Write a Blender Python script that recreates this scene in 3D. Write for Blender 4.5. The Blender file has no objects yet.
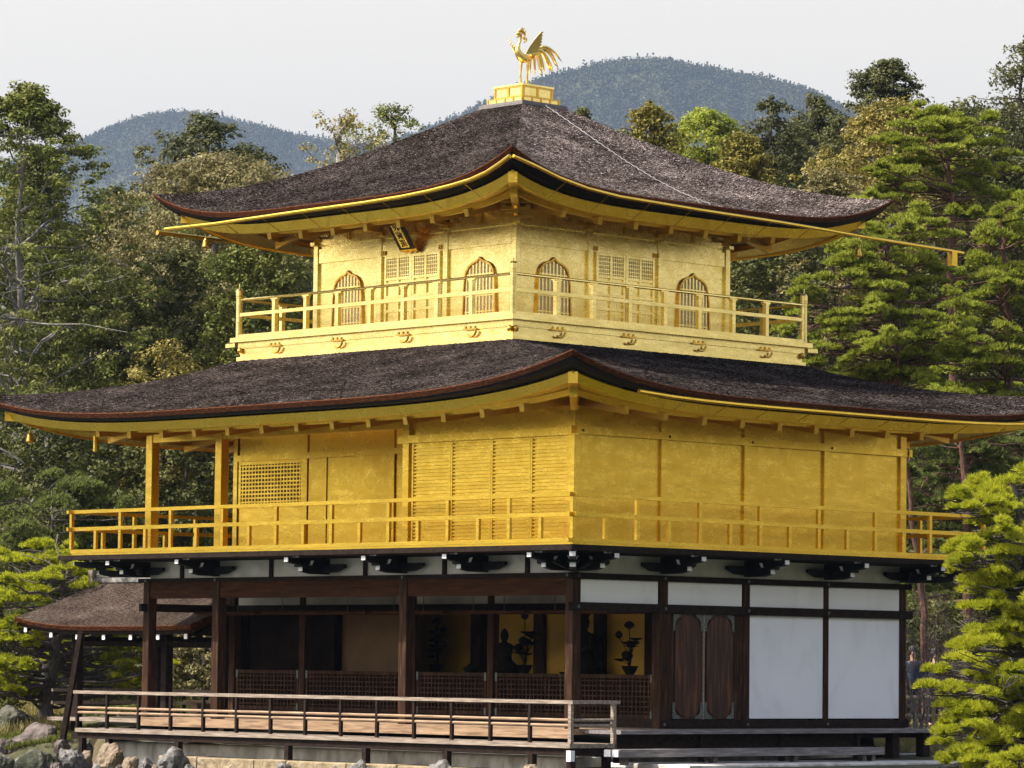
import bpy, math
import numpy as np
from mathutils import Vector, Matrix
RAD = math.radians
PI = math.pi
sc = bpy.context.scene
col = sc.collection
rng = np.random.default_rng(7)

# ------------------------------------------------------------------ camera, sky, sun, exposure
CAM = np.array([46.0216, -44.9627, 1.026])
YAW, PITCH, ROLL, FPX = 0.81385, 0.07502, 0.01146, 3772.2
FW = np.array([-math.sin(YAW) * math.cos(PITCH), math.cos(YAW) * math.cos(PITCH), math.sin(PITCH)])
_rt = np.array([math.cos(YAW), math.sin(YAW), 0.0])
_up = np.cross(_rt, FW)
RT = math.cos(ROLL) * _rt + math.sin(ROLL) * _up
UP = -math.sin(ROLL) * _rt + math.cos(ROLL) * _up
cam_data = bpy.data.cameras.new('camera')
cam_data.sensor_width = 36.0
cam_data.lens = 36.0 * FPX / 1024.0
cam_data.clip_start = 0.5
cam_data.clip_end = 12000.0
cam = bpy.data.objects.new('camera', cam_data)
col.objects.link(cam)
M = Matrix.Identity(4)
for i in range(3):
    M[i][0], M[i][1], M[i][2], M[i][3] = RT[i], UP[i], -FW[i], CAM[i]
cam.matrix_world = M
sc.camera = cam

SUN = np.array([-0.42, -0.62, 0.95])
SUN = SUN / np.linalg.norm(SUN)
SUN_EL = math.asin(SUN[2])
SUN_AZ = math.atan2(SUN[0], SUN[1])
world = bpy.data.worlds.new('World')
sc.world = world
world.use_nodes = True
wn, wl = world.node_tree.nodes, world.node_tree.links
bg = wn['Background']
sky = wn.new('ShaderNodeTexSky')
sky.sky_type = 'NISHITA'
sky.sun_disc = False
sky.sun_elevation = SUN_EL
sky.sun_rotation = SUN_AZ
sky.air_density = 1.0
sky.dust_density = 4.5
sky.ozone_density = 1.0
hsv = wn.new('ShaderNodeHueSaturation')
hsv.inputs['Value'].default_value = 0.95
wtc = wn.new('ShaderNodeTexCoord')
wsep = wn.new('ShaderNodeSeparateXYZ')
wmr = wn.new('ShaderNodeMapRange')
wmr.interpolation_type = 'SMOOTHSTEP'
wmr.inputs['From Min'].default_value, wmr.inputs['From Max'].default_value = 0.17, 0.65
wmr.inputs['To Min'].default_value, wmr.inputs['To Max'].default_value = 0.03, 1.0   # milky white air near the horizon, bluer overhead
wl.new(wtc.outputs['Generated'], wsep.inputs[0])
wl.new(wsep.outputs['Z'], wmr.inputs['Value'])
wl.new(wmr.outputs[0], hsv.inputs['Saturation'])
wl.new(sky.outputs[0], hsv.inputs['Color'])
wtint = wn.new('ShaderNodeMix')
wtint.data_type, wtint.blend_type = 'RGBA', 'MULTIPLY'
wtint.inputs[0].default_value = 1.0
wcol = wn.new('ShaderNodeMix')
wcol.data_type = 'RGBA'
wcol.inputs[6].default_value = (0.95, 0.885, 0.79, 1)
wcol.inputs[7].default_value = (0.955, 0.92, 0.93, 1)
wl.new(wmr.outputs[0], wcol.inputs[0])
wl.new(wcol.outputs[2], wtint.inputs[7])
wl.new(hsv.outputs[0], wtint.inputs[6])
wl.new(wtint.outputs[2], bg.inputs['Color'])
bg.inputs['Strength'].default_value = 0.15
sun_data = bpy.data.lights.new('sun', 'SUN')
sun_data.energy = 3.7
sun_data.angle = RAD(0.6)
sun_data.color = (1.0, 0.94, 0.84)
sun = bpy.data.objects.new('sun', sun_data)
col.objects.link(sun)
sun.rotation_euler = Vector(-SUN).to_track_quat('-Z', 'Y').to_euler()
sun.location = (-40, -50, 70)
vs = sc.view_settings
vs.view_transform = 'Standard'
vs.look = 'None'
vs.gamma = 1.0
vs.use_curve_mapping = False
vs.exposure = 1.2
cy = sc.cycles
cy.use_denoising = True
cy.max_bounces = 8
cy.diffuse_bounces = 4
cy.glossy_bounces = 4
cy.transmission_bounces = 4
cy.transparent_max_bounces = 8
cy.volume_bounces = 1
cy.caustics_reflective = True
cy.sample_clamp_indirect = 6.0

# ------------------------------------------------------------------ helpers
def at(px, depth, py=None):
    """world point at horizontal depth (m) along the viewing direction, on the image column px (row py)."""
    d = FW + RT * (px - 512) / FPX - UP * ((384 if py is None else py) - 384) / FPX
    h = np.array([-math.sin(YAW), math.cos(YAW), 0])
    return CAM + d * (depth / (d @ h))

def px2m(depth):
    return depth / FPX

class MB:
    """collects shapes into ONE mesh, in world coordinates"""
    def __init__(s):
        s.v, s.f, s.uv = [], [], None
    def add(s, vs_, fs_):
        o = len(s.v)
        s.v.extend([tuple(map(float, q)) for q in vs_])
        s.f.extend([[i + o for i in q] for q in fs_])
        return s
    def box(s, x0, x1, y0, y1, z0, z1):
        return s.add([(x0, y0, z0), (x1, y0, z0), (x1, y1, z0), (x0, y1, z0), (x0, y0, z1), (x1, y0, z1), (x1, y1, z1), (x0, y1, z1)],
                     [(0, 3, 2, 1), (4, 5, 6, 7), (0, 1, 5, 4), (1, 2, 6, 5), (2, 3, 7, 6), (3, 0, 4, 7)])
    def bar(s, p, q, w, h, up=(0, 0, 1)):
        p, q = np.array(p, float), np.array(q, float)
        d = (q - p) / (np.linalg.norm(q - p) + 1e-12)
        sd = np.cross(d, up)
        sd /= np.linalg.norm(sd) + 1e-12
        u = np.cross(sd, d)
        vv = []
        for e in (p, q):
            for a, b in ((-1, -1), (1, -1), (1, 1), (-1, 1)):
                vv.append(e + sd * a * w / 2 + u * b * h / 2)
        return s.add(vv, [(0, 3, 2, 1), (4, 5, 6, 7), (0, 1, 5, 4), (1, 2, 6, 5), (2, 3, 7, 6), (3, 0, 4, 7)])
    def tube(s, pts, rad, n=8, cap=True):
        pts = [np.array(p, float) for p in pts]
        if np.isscalar(rad):
            rad = [rad] * len(pts)
        vv, ff = [], []
        ref = None
        for i, p in enumerate(pts):
            a = pts[max(i - 1, 0)]
            b = pts[min(i + 1, len(pts) - 1)]
            d = (b - a) / (np.linalg.norm(b - a) + 1e-12)
            if ref is None:
                ref = np.cross(d, (0.31, 0.2, 0.93))
                if np.linalg.norm(ref) < 1e-3:
                    ref = np.cross(d, (1, 0, 0))
            ref = ref - d * (ref @ d)
            ref /= np.linalg.norm(ref) + 1e-12
            w = np.cross(d, ref)
            for k in range(n):
                t = 2 * PI * k / n
                vv.append(p + rad[i] * (math.cos(t) * ref + math.sin(t) * w))
        for i in range(len(pts) - 1):
            for k in range(n):
                a, b = i * n + k, i * n + (k + 1) % n
                ff.append((a, b, b + n, a + n))
        if cap:
            ff.append(tuple(range(n - 1, -1, -1)))
            ff.append(tuple(range((len(pts) - 1) * n, len(pts) * n)))
        return s.add(vv, ff)
    def lathe(s, prof, c, n=16, sx=1, sy=1):
        vv, ff = [], []
        for r, z in prof:
            for k in range(n):
                t = 2 * PI * k / n
                vv.append((c[0] + sx * r * math.cos(t), c[1] + sy * r * math.sin(t), c[2] + z))
        for i in range(len(prof) - 1):
            for k in range(n):
                a, b = i * n + k, i * n + (k + 1) % n
                ff.append((a, b, b + n, a + n))
        ff.append(tuple(range(n - 1, -1, -1)))
        ff.append(tuple(range((len(prof) - 1) * n, len(prof) * n)))
        return s.add(vv, ff)
    def prism(s, poly, fn, d0, d1):
        """poly 2-D outline; fn(a, b, d) -> 3-D; extruded from d0 to d1"""
        n = len(poly)
        vv = [fn(a, b, d0) for a, b in poly] + [fn(a, b, d1) for a, b in poly]
        ff = [tuple(range(n - 1, -1, -1)), tuple(range(n, 2 * n))]
        for k in range(n):
            ff.append((k, (k + 1) % n, n + (k + 1) % n, n + k))
        return s.add(vv, ff)
    def ring(s, outer, inner, fn, d0, d1):
        n = len(outer)
        vv = [fn(a, b, d0) for a, b in outer] + [fn(a, b, d0) for a, b in inner] + [fn(a, b, d1) for a, b in outer] + [fn(a, b, d1) for a, b in inner]
        ff = []
        for k in range(n):
            j = (k + 1) % n
            ff += [(k, j, n + j, n + k), (2 * n + k, 3 * n + k, 3 * n + j, 2 * n + j), (k, 2 * n + k, 2 * n + j, j), (n + k, n + j, 3 * n + j, 3 * n + k)]
        return s.add(vv, ff)
    def grid(s, P):
        m, n = len(P), len(P[0])
        vv = [p for row in P for p in row]
        ff = [(i * n + j, i * n + j + 1, (i + 1) * n + j + 1, (i + 1) * n + j) for i in range(m - 1) for j in range(n - 1)]
        return s.add(vv, ff)

def wt(o):
    t = Vector((0, 0, 0))
    while o is not None:
        t = t + o.location
        o = o.parent
    return t

def finish(me, smooth=False):
    if smooth:
        me.polygons.foreach_set('use_smooth', np.ones(len(me.polygons), dtype=bool))
    me.update()
    return me

def recalc(me):
    import bmesh
    bm = bmesh.new()
    bm.from_mesh(me)
    bmesh.ops.recalc_face_normals(bm, faces=bm.faces)
    bm.to_mesh(me)
    bm.free()

def obj(name, mb, mat, parent=None, label=None, smooth=False, loc=None, kind=None, bevel=0):
    """one mesh object; the mesh is given in world coordinates (or round loc when loc is given)"""
    base = wt(parent) if parent is not None else Vector((0, 0, 0))
    org = Vector(loc) if loc is not None else base
    me = bpy.data.meshes.new(name)
    me.from_pydata([(a - org.x, b - org.y, c - org.z) for a, b, c in mb.v], [], mb.f)
    me.validate()
    recalc(me)
    finish(me, smooth)
    me.materials.append(mat)
    o = bpy.data.objects.new(name, me)
    col.objects.link(o)
    o.parent = parent
    o.location = org - base
    if bevel:
        b = o.modifiers.new('bevel', 'BEVEL')
        b.width = bevel
        b.segments = 2
        b.limit_method = 'ANGLE'
    if label:
        o['label'] = label
    if kind:
        o['kind'] = kind
    return o

def inst(name, src, parent, loc, rz=0.0, label=None):
    """another object on the same mesh as src"""
    o = bpy.data.objects.new(name, src.data if hasattr(src, 'data') else src)
    col.objects.link(o)
    o.parent = parent
    o.location = Vector(loc) - (wt(parent) if parent is not None else Vector((0, 0, 0)))
    o.rotation_euler = (0, 0, rz)
    if label:
        o['label'] = label
    return o

def tag(o, label, cat, group=None):
    o['label'] = label
    o['category'] = cat
    if group:
        o['group'] = group
    return o

def thing(name, label, cat, loc, group=None):
    o = bpy.data.objects.new(name, None)
    col.objects.link(o)
    o.location = loc
    o.empty_display_size = 0.3
    return tag(o, label, cat, group)

def np_obj(name, V, F, mat, parent=None, kind=None, smooth=False, label=None):
    """fast mesh from numpy arrays; F is (n,3) or (n,4); V in world coordinates"""
    base = wt(parent) if parent is not None else Vector((0, 0, 0))
    V = np.asarray(V, np.float32) - np.array(base, np.float32)
    me = bpy.data.meshes.new(name)
    me.vertices.add(len(V))
    me.vertices.foreach_set('co', V.ravel())
    k = F.shape[1]
    me.loops.add(F.size)
    me.loops.foreach_set('vertex_index', F.astype(np.int32).ravel())
    me.polygons.add(len(F))
    me.polygons.foreach_set('loop_start', np.arange(0, F.size, k, dtype=np.int32))
    me.polygons.foreach_set('loop_total', np.full(len(F), k, dtype=np.int32))
    if smooth:
        me.polygons.foreach_set('use_smooth', np.ones(len(F), dtype=bool))
    me.update(calc_edges=True)
    me.materials.append(mat)
    o = bpy.data.objects.new(name, me)
    col.objects.link(o)
    o.parent = parent
    if kind:
        o['kind'] = kind
    if label:
        o['label'] = label
    return o

# ------------------------------------------------------------------ materials
def newmat(name):
    m = bpy.data.materials.new(name)
    m.use_nodes = True
    n, l = m.node_tree.nodes, m.node_tree.links
    return m, n, l, n['Principled BSDF']

def node(n, typ, **kw):
    q = n.new(typ)
    for k, v in kw.items():
        if hasattr(q, k):
            setattr(q, k, v)
        else:
            q.inputs[k.replace('_', ' ')].default_value = v
    return q

def ramp(n, stops):
    r = n.new('ShaderNodeValToRGB')
    e = r.color_ramp.elements
    e[1].position = stops[-1][0]
    e[0].position = stops[0][0]
    for p, _c in stops[1:-1]:
        e.new(p)
    for k, (p, c) in enumerate(stops):
        e[k].color = (*c, 1) if len(c) == 3 else c
    return r

def coords(n, l, scale=(1, 1, 1), which='Object', rot=(0, 0, 0)):
    tc = n.new('ShaderNodeTexCoord')
    mp = n.new('ShaderNodeMapping')
    mp.inputs['Scale'].default_value = scale
    mp.inputs['Rotation'].default_value = rot
    l.new(tc.outputs[which], mp.inputs['Vector'])
    return mp

def noisy(name, stops, scale=(1, 1, 1), nscale=5.0, detail=6, rough=0.7, bump=0.0, bdist=0.02, metallic=0.0, spec=0.5, which='Object', rrange=None, distortion=0.0):
    m, n, l, b = newmat(name)
    mp = coords(n, l, scale, which)
    t = node(n, 'ShaderNodeTexNoise')
    t.inputs['Scale'].default_value = nscale
    t.inputs['Detail'].default_value = detail
    t.inputs['Distortion'].default_value = distortion
    l.new(mp.outputs[0], t.inputs['Vector'])
    r = ramp(n, stops)
    l.new(t.outputs['Fac'], r.inputs[0])
    l.new(r.outputs[0], b.inputs['Base Color'])
    b.inputs['Roughness'].default_value = rough
    b.inputs['Metallic'].default_value = metallic
    b.inputs['Specular IOR Level'].default_value = spec
    if rrange:
        mr = node(n, 'ShaderNodeMapRange')
        mr.inputs['To Min'].default_value, mr.inputs['To Max'].default_value = rrange
        mr.inputs['From Min'].default_value, mr.inputs['From Max'].default_value = 0.3, 0.7
        l.new(t.outputs['Fac'], mr.inputs['Value'])
        l.new(mr.outputs[0], b.inputs['Roughness'])
    if bump:
        bp = node(n, 'ShaderNodeBump')
        bp.inputs['Strength'].default_value = bump
        bp.inputs['Distance'].default_value = bdist
        l.new(t.outputs['Fac'], bp.inputs['Height'])
        l.new(bp.outputs[0], b.inputs['Normal'])
    return m

def gold_mat(name, c0, c1, rough=(0.20, 0.34), bump=0.06, leafgrid=True):
    """gold leaf: metallic, with the faint square leaf pattern and rubbed patches"""
    m, n, l, b = newmat(name)
    mp = coords(n, l, (1, 1, 1))
    t = node(n, 'ShaderNodeTexNoise')
    t.inputs['Scale'].default_value = 3.0
    t.inputs['Detail'].default_value = 8
    l.new(mp.outputs[0], t.inputs['Vector'])
    t2 = node(n, 'ShaderNodeTexNoise')
    t2.inputs['Scale'].default_value = 34.0
    t2.inputs['Detail'].default_value = 5
    l.new(mp.outputs[0], t2.inputs['Vector'])
    # leaf squares of 11 cm with their own slight tone
    sn = node(n, 'ShaderNodeVectorMath', operation='SNAP')
    sn.inputs[1].default_value = (0.11, 0.11, 0.11)
    l.new(mp.outputs[0], sn.inputs[0])
    wn_ = node(n, 'ShaderNodeTexWhiteNoise')
    l.new(sn.outputs[0], wn_.inputs['Vector'])
    a1 = node(n, 'ShaderNodeMath', operation='MULTIPLY_ADD')
    a1.inputs[1].default_value = 0.09
    l.new(wn_.outputs['Value'], a1.inputs[0])
    lo = node(n, 'ShaderNodeMath', operation='MULTIPLY')
    lo.inputs[1].default_value = 0.30
    l.new(t.outputs['Fac'], lo.inputs[0])
    l.new(lo.outputs[0], a1.inputs[2])
    a2 = node(n, 'ShaderNodeMath', operation='MULTIPLY_ADD')
    a2.inputs[1].default_value = 0.45
    l.new(t2.outputs['Fac'], a2.inputs[0])
    l.new(a1.outputs[0], a2.inputs[2])
    r = ramp(n, [(0.26, c0), (0.60, c1)])
    l.new(a2.outputs[0], r.inputs[0])
    l.new(r.outputs[0], b.inputs['Base Color'])
    mr = node(n, 'ShaderNodeMapRange')
    mr.inputs['From Min'].default_value, mr.inputs['From Max'].default_value = 0.34, 0.64
    mr.inputs['To Min'].default_value, mr.inputs['To Max'].default_value = rough[1], rough[0]
    l.new(a2.outputs[0], mr.inputs['Value'])
    l.new(mr.outputs[0], b.inputs['Roughness'])
    b.inputs['Metallic'].default_value = 1.0
    bp = node(n, 'ShaderNodeBump')
    bp.inputs['Strength'].default_value = bump
    bp.inputs['Distance'].default_value = 0.01
    l.new(a2.outputs[0], bp.inputs['Height'])
    # boards are never quite flat: slow waves that break up the reflections, and fine horizontal brush lines
    mp3 = coords(n, l, (0.9, 0.9, 2.6))
    t3 = node(n, 'ShaderNodeTexNoise')
    t3.inputs['Scale'].default_value = 1.5
    t3.inputs['Detail'].default_value = 3
    l.new(mp3.outputs[0], t3.inputs['Vector'])
    b3 = node(n, 'ShaderNodeBump')
    b3.inputs['Strength'].default_value = 0.07
    b3.inputs['Distance'].default_value = 0.10
    l.new(t3.outputs['Fac'], b3.inputs['Height'])
    l.new(bp.outputs[0], b3.inputs['Normal'])
    mp4 = coords(n, l, (3, 3, 60))
    t4 = node(n, 'ShaderNodeTexNoise')
    t4.inputs['Scale'].default_value = 1.0
    t4.inputs['Detail'].default_value = 4
    l.new(mp4.outputs[0], t4.inputs['Vector'])
    b4 = node(n, 'ShaderNodeBump')
    b4.inputs['Strength'].default_value = 0.07
    b4.inputs['Distance'].default_value = 0.006
    l.new(t4.outputs['Fac'], b4.inputs['Height'])
    l.new(b3.outputs[0], b4.inputs['Normal'])
    l.new(b4.outputs[0], b.inputs['Normal'])
    return m

MAT = {}
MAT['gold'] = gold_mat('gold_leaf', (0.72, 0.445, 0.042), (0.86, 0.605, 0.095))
MAT['gold_pale'] = gold_mat('sky_paled_gold_leaf', (0.92, 0.70, 0.21), (0.99, 0.84, 0.36), rough=(0.18, 0.31), bump=0.06)  # same leaf as below, colour made paler to hold the sky it mirrors
MAT['gold_trim'] = gold_mat('gold_fittings', (0.62, 0.35, 0.05), (0.86, 0.56, 0.12), rough=(0.25, 0.4))
MAT['gold_bird'] = gold_mat('statue_gold', (0.80, 0.55, 0.14), (0.95, 0.76, 0.30), rough=(0.3, 0.45))
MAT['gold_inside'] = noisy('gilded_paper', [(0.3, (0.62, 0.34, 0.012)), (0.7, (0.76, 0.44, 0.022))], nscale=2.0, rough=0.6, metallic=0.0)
MAT['dark_wood'] = noisy('dark_wood', [(0.3, (0.010, 0.0065, 0.005)), (0.7, (0.030, 0.019, 0.014))], (3, 3, 3), 4.0, 6, 0.8, 0.15, spec=0.1)
MAT['brown_wood'] = noisy('brown_wood', [(0.3, (0.017, 0.009, 0.005)), (0.55, (0.042, 0.021, 0.011)), (0.75, (0.10, 0.054, 0.028))], (7, 7, 0.7), 3.0, 8, 0.8, 0.25, spec=0.1)
MAT['beam_wood'] = noisy('beam_wood', [(0.3, (0.026, 0.010, 0.004)), (0.6, (0.058, 0.022, 0.008)), (0.8, (0.10, 0.042, 0.016))], (0.8, 6, 9), 3.0, 8, 0.8, 0.2, spec=0.08)
MAT['grey_wood'] = noisy('weathered_wood', [(0.25, (0.085, 0.062, 0.045)), (0.5, (0.24, 0.19, 0.145)), (0.75, (0.42, 0.355, 0.29))], (0.9, 9, 14), 3.0, 9, 0.75, 0.35)
MAT['plank_wood'] = noisy('plank_wood', [(0.25, (0.085, 0.050, 0.028)), (0.5, (0.27, 0.175, 0.10)), (0.8, (0.42, 0.30, 0.19))], (0.7, 7, 9), 3.0, 9, 0.7, 0.3)
MAT['grey_deck'] = noisy('grey_deck_wood', [(0.25, (0.09, 0.08, 0.08)), (0.55, (0.20, 0.18, 0.18)), (0.8, (0.34, 0.32, 0.31))], (9, 0.9, 9), 3.0, 9, 0.75, 0.3)
MAT['lacquer'] = noisy('black_lacquer', [(0.3, (0.003, 0.003, 0.004)), (0.7, (0.009, 0.008, 0.010))], nscale=8, rough=0.6, spec=0.2)
MAT['white'] = noisy('white_plaster', [(0.30, (0.77, 0.78, 0.80)), (0.45, (0.85, 0.86, 0.89)), (0.7, (0.88, 0.89, 0.92))], (1.0, 1.0, 0.5), nscale=1.4, detail=8, rough=0.85, distortion=0.5)
MAT['grey_plaster'] = noisy('aged_plaster', [(0.3, (0.52, 0.50, 0.46)), (0.7, (0.70, 0.68, 0.63))], nscale=3.0, rough=0.85)
MAT['white_paint'] = noisy('white_paint', [(0.3, (0.72, 0.73, 0.75)), (0.7, (0.82, 0.82, 0.82))], nscale=9.0, rough=0.5)
MAT['stained_plaster'] = noisy('stained_plaster', [(0.30, (0.30, 0.28, 0.25)), (0.46, (0.52, 0.50, 0.46)), (0.62, (0.72, 0.70, 0.65)), (0.75, (0.80, 0.78, 0.74))], (1.6, 1.6, 0.7), 2.2, 8, 0.85, 0.2, distortion=0.6)
MAT['paper'] = noisy('window_paper', [(0.3, (0.78, 0.64, 0.46)), (0.7, (0.86, 0.73, 0.56))], nscale=4.0, rough=0.8)
MAT['iron'] = noisy('verdigris_fitting', [(0.3, (0.05, 0.06, 0.052)), (0.7, (0.14, 0.16, 0.145))], nscale=30.0, rough=0.6, metallic=0.3)
MAT['bronze'] = noisy('dark_bronze', [(0.3, (0.006, 0.0045, 0.003)), (0.7, (0.020, 0.014, 0.008))], nscale=14.0, rough=0.75, spec=0.1)
MAT['door_wood'] = noisy('door_wood', [(0.3, (0.012, 0.006, 0.005)), (0.5, (0.045, 0.014, 0.007)), (0.72, (0.13, 0.045, 0.011))], (4, 9, 0.8), 1.6, 8, 0.5, 0.2, spec=0.25)
MAT['red_edge'] = noisy('bark_layers', [(0.3, (0.020, 0.006, 0.003)), (0.52, (0.070, 0.021, 0.007)), (0.72, (0.20, 0.085, 0.032))], (2, 2, 30), 5.0, 6, 0.9, 0.5, spec=0.1)
MAT['dark_inside'] = noisy('dark_boards_and_shade', [(0.3, (0.008, 0.005, 0.004)), (0.7, (0.017, 0.011, 0.008))], nscale=3.0, rough=0.95, spec=0.02)
MAT['tan_board'] = noisy('tan_board', [(0.3, (0.26, 0.17, 0.09)), (0.7, (0.36, 0.25, 0.14))], nscale=3.0, rough=0.8)
MAT['brown_board'] = noisy('brown_board', [(0.3, (0.085, 0.045, 0.015)), (0.7, (0.12, 0.068, 0.024))], nscale=3.0, rough=0.8)
MAT['tatami'] = noisy('bounce_matting', [(0.3, (0.48, 0.42, 0.24)), (0.7, (0.58, 0.51, 0.31))], nscale=5.0, rough=0.8)
MAT['ink'] = noisy('ink', [(0.3, (0.012, 0.011, 0.010)), (0.7, (0.03, 0.028, 0.025))], nscale=8.0, rough=0.7)
MAT['curb'] = noisy('grey_roof_curb', [(0.3, (0.10, 0.09, 0.085)), (0.7, (0.28, 0.25, 0.23))], (2, 2, 40), 4.0, 6, 0.8, 0.3)
MAT['cable'] = noisy('metal_cable', [(0.3, (0.20, 0.19, 0.19)), (0.7, (0.42, 0.41, 0.40))], nscale=60.0, rough=0.5, metallic=0.4)
MAT['bamboo'] = noisy('bamboo', [(0.3, (0.38, 0.30, 0.17)), (0.7, (0.62, 0.54, 0.36))], nscale=6.0, rough=0.5)
MAT['skin'] = noisy('skin', [(0.3, (0.45, 0.28, 0.20)), (0.7, (0.52, 0.34, 0.25))], nscale=6.0, rough=0.6)

def shingle_mat():
    """layers of thin bark shingles: short streaks along the eave, layer lines, moss-grey weathered patches"""
    m, n, l, b = newmat('bark_shingles')
    def uvn(sc_, nsc, det, dist=0.0):
        mp = coords(n, l, sc_, 'UV')
        t = node(n, 'ShaderNodeTexNoise')
        t.inputs['Scale'].default_value = nsc
        t.inputs['Detail'].default_value = det
        t.inputs['Roughness'].default_value = 0.7
        t.inputs['Distortion'].default_value = dist
        l.new(mp.outputs[0], t.inputs['Vector'])
        return t
    a = uvn((4.0, 26, 1), 2.0, 6, 0.0)
    c = uvn((0.5, 0.8, 1), 1.6, 6)
    d = uvn((16, 44, 1), 1.5, 3, 0.2)
    mx = node(n, 'ShaderNodeMath', operation='MULTIPLY_ADD')
    mx.inputs[1].default_value = 0.7
    l.new(d.outputs['Fac'], mx.inputs[0])
    l.new(a.outputs['Fac'], mx.inputs[2])
    mx2 = node(n, 'ShaderNodeMath', operation='MULTIPLY_ADD')
    mx2.inputs[1].default_value = 0.35
    l.new(c.outputs['Fac'], mx2.inputs[0])
    l.new(mx.outputs[0], mx2.inputs[2])
    r = ramp(n, [(0.52, (0.0015, 0.0011, 0.001)), (0.65, (0.0085, 0.0062, 0.0052)), (0.715, (0.036, 0.028, 0.024)), (0.79, (0.24, 0.20, 0.18))])
    mr = node(n, 'ShaderNodeMapRange')
    mr.inputs['From Max'].default_value = 1.5
    l.new(mx2.outputs[0], mr.inputs['Value'])
    l.new(mr.outputs[0], r.inputs[0])
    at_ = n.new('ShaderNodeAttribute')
    at_.attribute_name = 'slope_tone'  # scales the bark colour; carries the upper roof's painted slope light
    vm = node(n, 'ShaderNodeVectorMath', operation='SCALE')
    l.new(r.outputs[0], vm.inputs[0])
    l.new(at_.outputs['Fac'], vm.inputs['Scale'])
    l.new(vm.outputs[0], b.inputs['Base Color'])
    b.inputs['Roughness'].default_value = 0.75
    b.inputs['Specular IOR Level'].default_value = 0.0
    bp = node(n, 'ShaderNodeBump')
    bp.inputs['Strength'].default_value = 0.75
    bp.inputs['Distance'].default_value = 0.03
    l.new(mx.outputs[0], bp.inputs['Height'])
    l.new(bp.outputs[0], b.inputs['Normal'])
    return m
MAT['shingle'] = shingle_mat()

def rock_mat(name, cols, nscale=3.0):
    return noisy(name, [(p, tuple(v * .62 for v in c)) for p, c in cols], (1, 1, 1), nscale, 12, 0.95, 1.0, 0.08, distortion=0.9, spec=0.1)
MAT['rock_grey'] = rock_mat('grey_rock', [(0.3, (0.075, 0.075, 0.07)), (0.48, (0.19, 0.185, 0.175)), (0.62, (0.33, 0.32, 0.30)), (0.75, (0.45, 0.44, 0.42))])
MAT['rock_tan'] = rock_mat('tan_rock', [(0.3, (0.13, 0.10, 0.07)), (0.48, (0.32, 0.25, 0.17)), (0.65, (0.46, 0.38, 0.28)), (0.8, (0.5, 0.47, 0.42))])
MAT['rock_moss'] = rock_mat('mossy_rock', [(0.3, (0.05, 0.06, 0.04)), (0.48, (0.12, 0.125, 0.09)), (0.65, (0.22, 0.21, 0.18)), (0.8, (0.36, 0.35, 0.33))])
MAT['rock_brown'] = rock_mat('brown_rock', [(0.3, (0.06, 0.05, 0.045)), (0.5, (0.17, 0.14, 0.125)), (0.7, (0.30, 0.26, 0.24))])
MAT['kerb'] = rock_mat('dressed_sandstone', [(0.3, (0.26, 0.20, 0.12)), (0.5, (0.44, 0.35, 0.22)), (0.7, (0.55, 0.46, 0.33))], 4.0)

def leaf_mat(name, cols, rough=0.6, trans=0.28, spec=0.18, patch=0.8):
    """each leaf or clump of leaves its own tone (random per island)"""
    m, n, l, b = newmat(name)
    g = n.new('ShaderNodeNewGeometry')
    mp = coords(n, l, (1, 1, 1))
    t = node(n, 'ShaderNodeTexNoise')
    t.inputs['Scale'].default_value = patch
    t.inputs['Detail'].default_value = 4
    l.new(mp.outputs[0], t.inputs['Vector'])
    a = node(n, 'ShaderNodeMath', operation='MULTIPLY_ADD')
    a.inputs[1].default_value = 0.36
    a.inputs[2].default_value = 0.07
    l.new(g.outputs['Random Per Island'], a.inputs[0])
    a2 = node(n, 'ShaderNodeMath', operation='MULTIPLY_ADD')
    a2.inputs[1].default_value = 0.9
    l.new(t.outputs['Fac'], a2.inputs[0])
    l.new(a.outputs[0], a2.inputs[2])
    k = len(cols)
    r = ramp(n, [(0.3 + 0.6 * i / (k - 1), c) for i, c in enumerate(cols)])
    l.new(a2.outputs[0], r.inputs[0])
    l.new(r.outputs[0], b.inputs['Base Color'])
    b.inputs['Roughness'].default_value = rough
    b.inputs['Specular IOR Level'].default_value = spec
    tr = n.new('ShaderNodeBsdfTranslucent')
    l.new(r.outputs[0], tr.inputs['Color'])
    ms = n.new('ShaderNodeMixShader')
    ms.inputs[0].default_value = trans
    l.new(b.outputs[0], ms.inputs[1])
    l.new(tr.outputs[0], ms.inputs[2])
    l.new(ms.outputs[0], n['Material Output'].inputs['Surface'])
    return m

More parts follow.
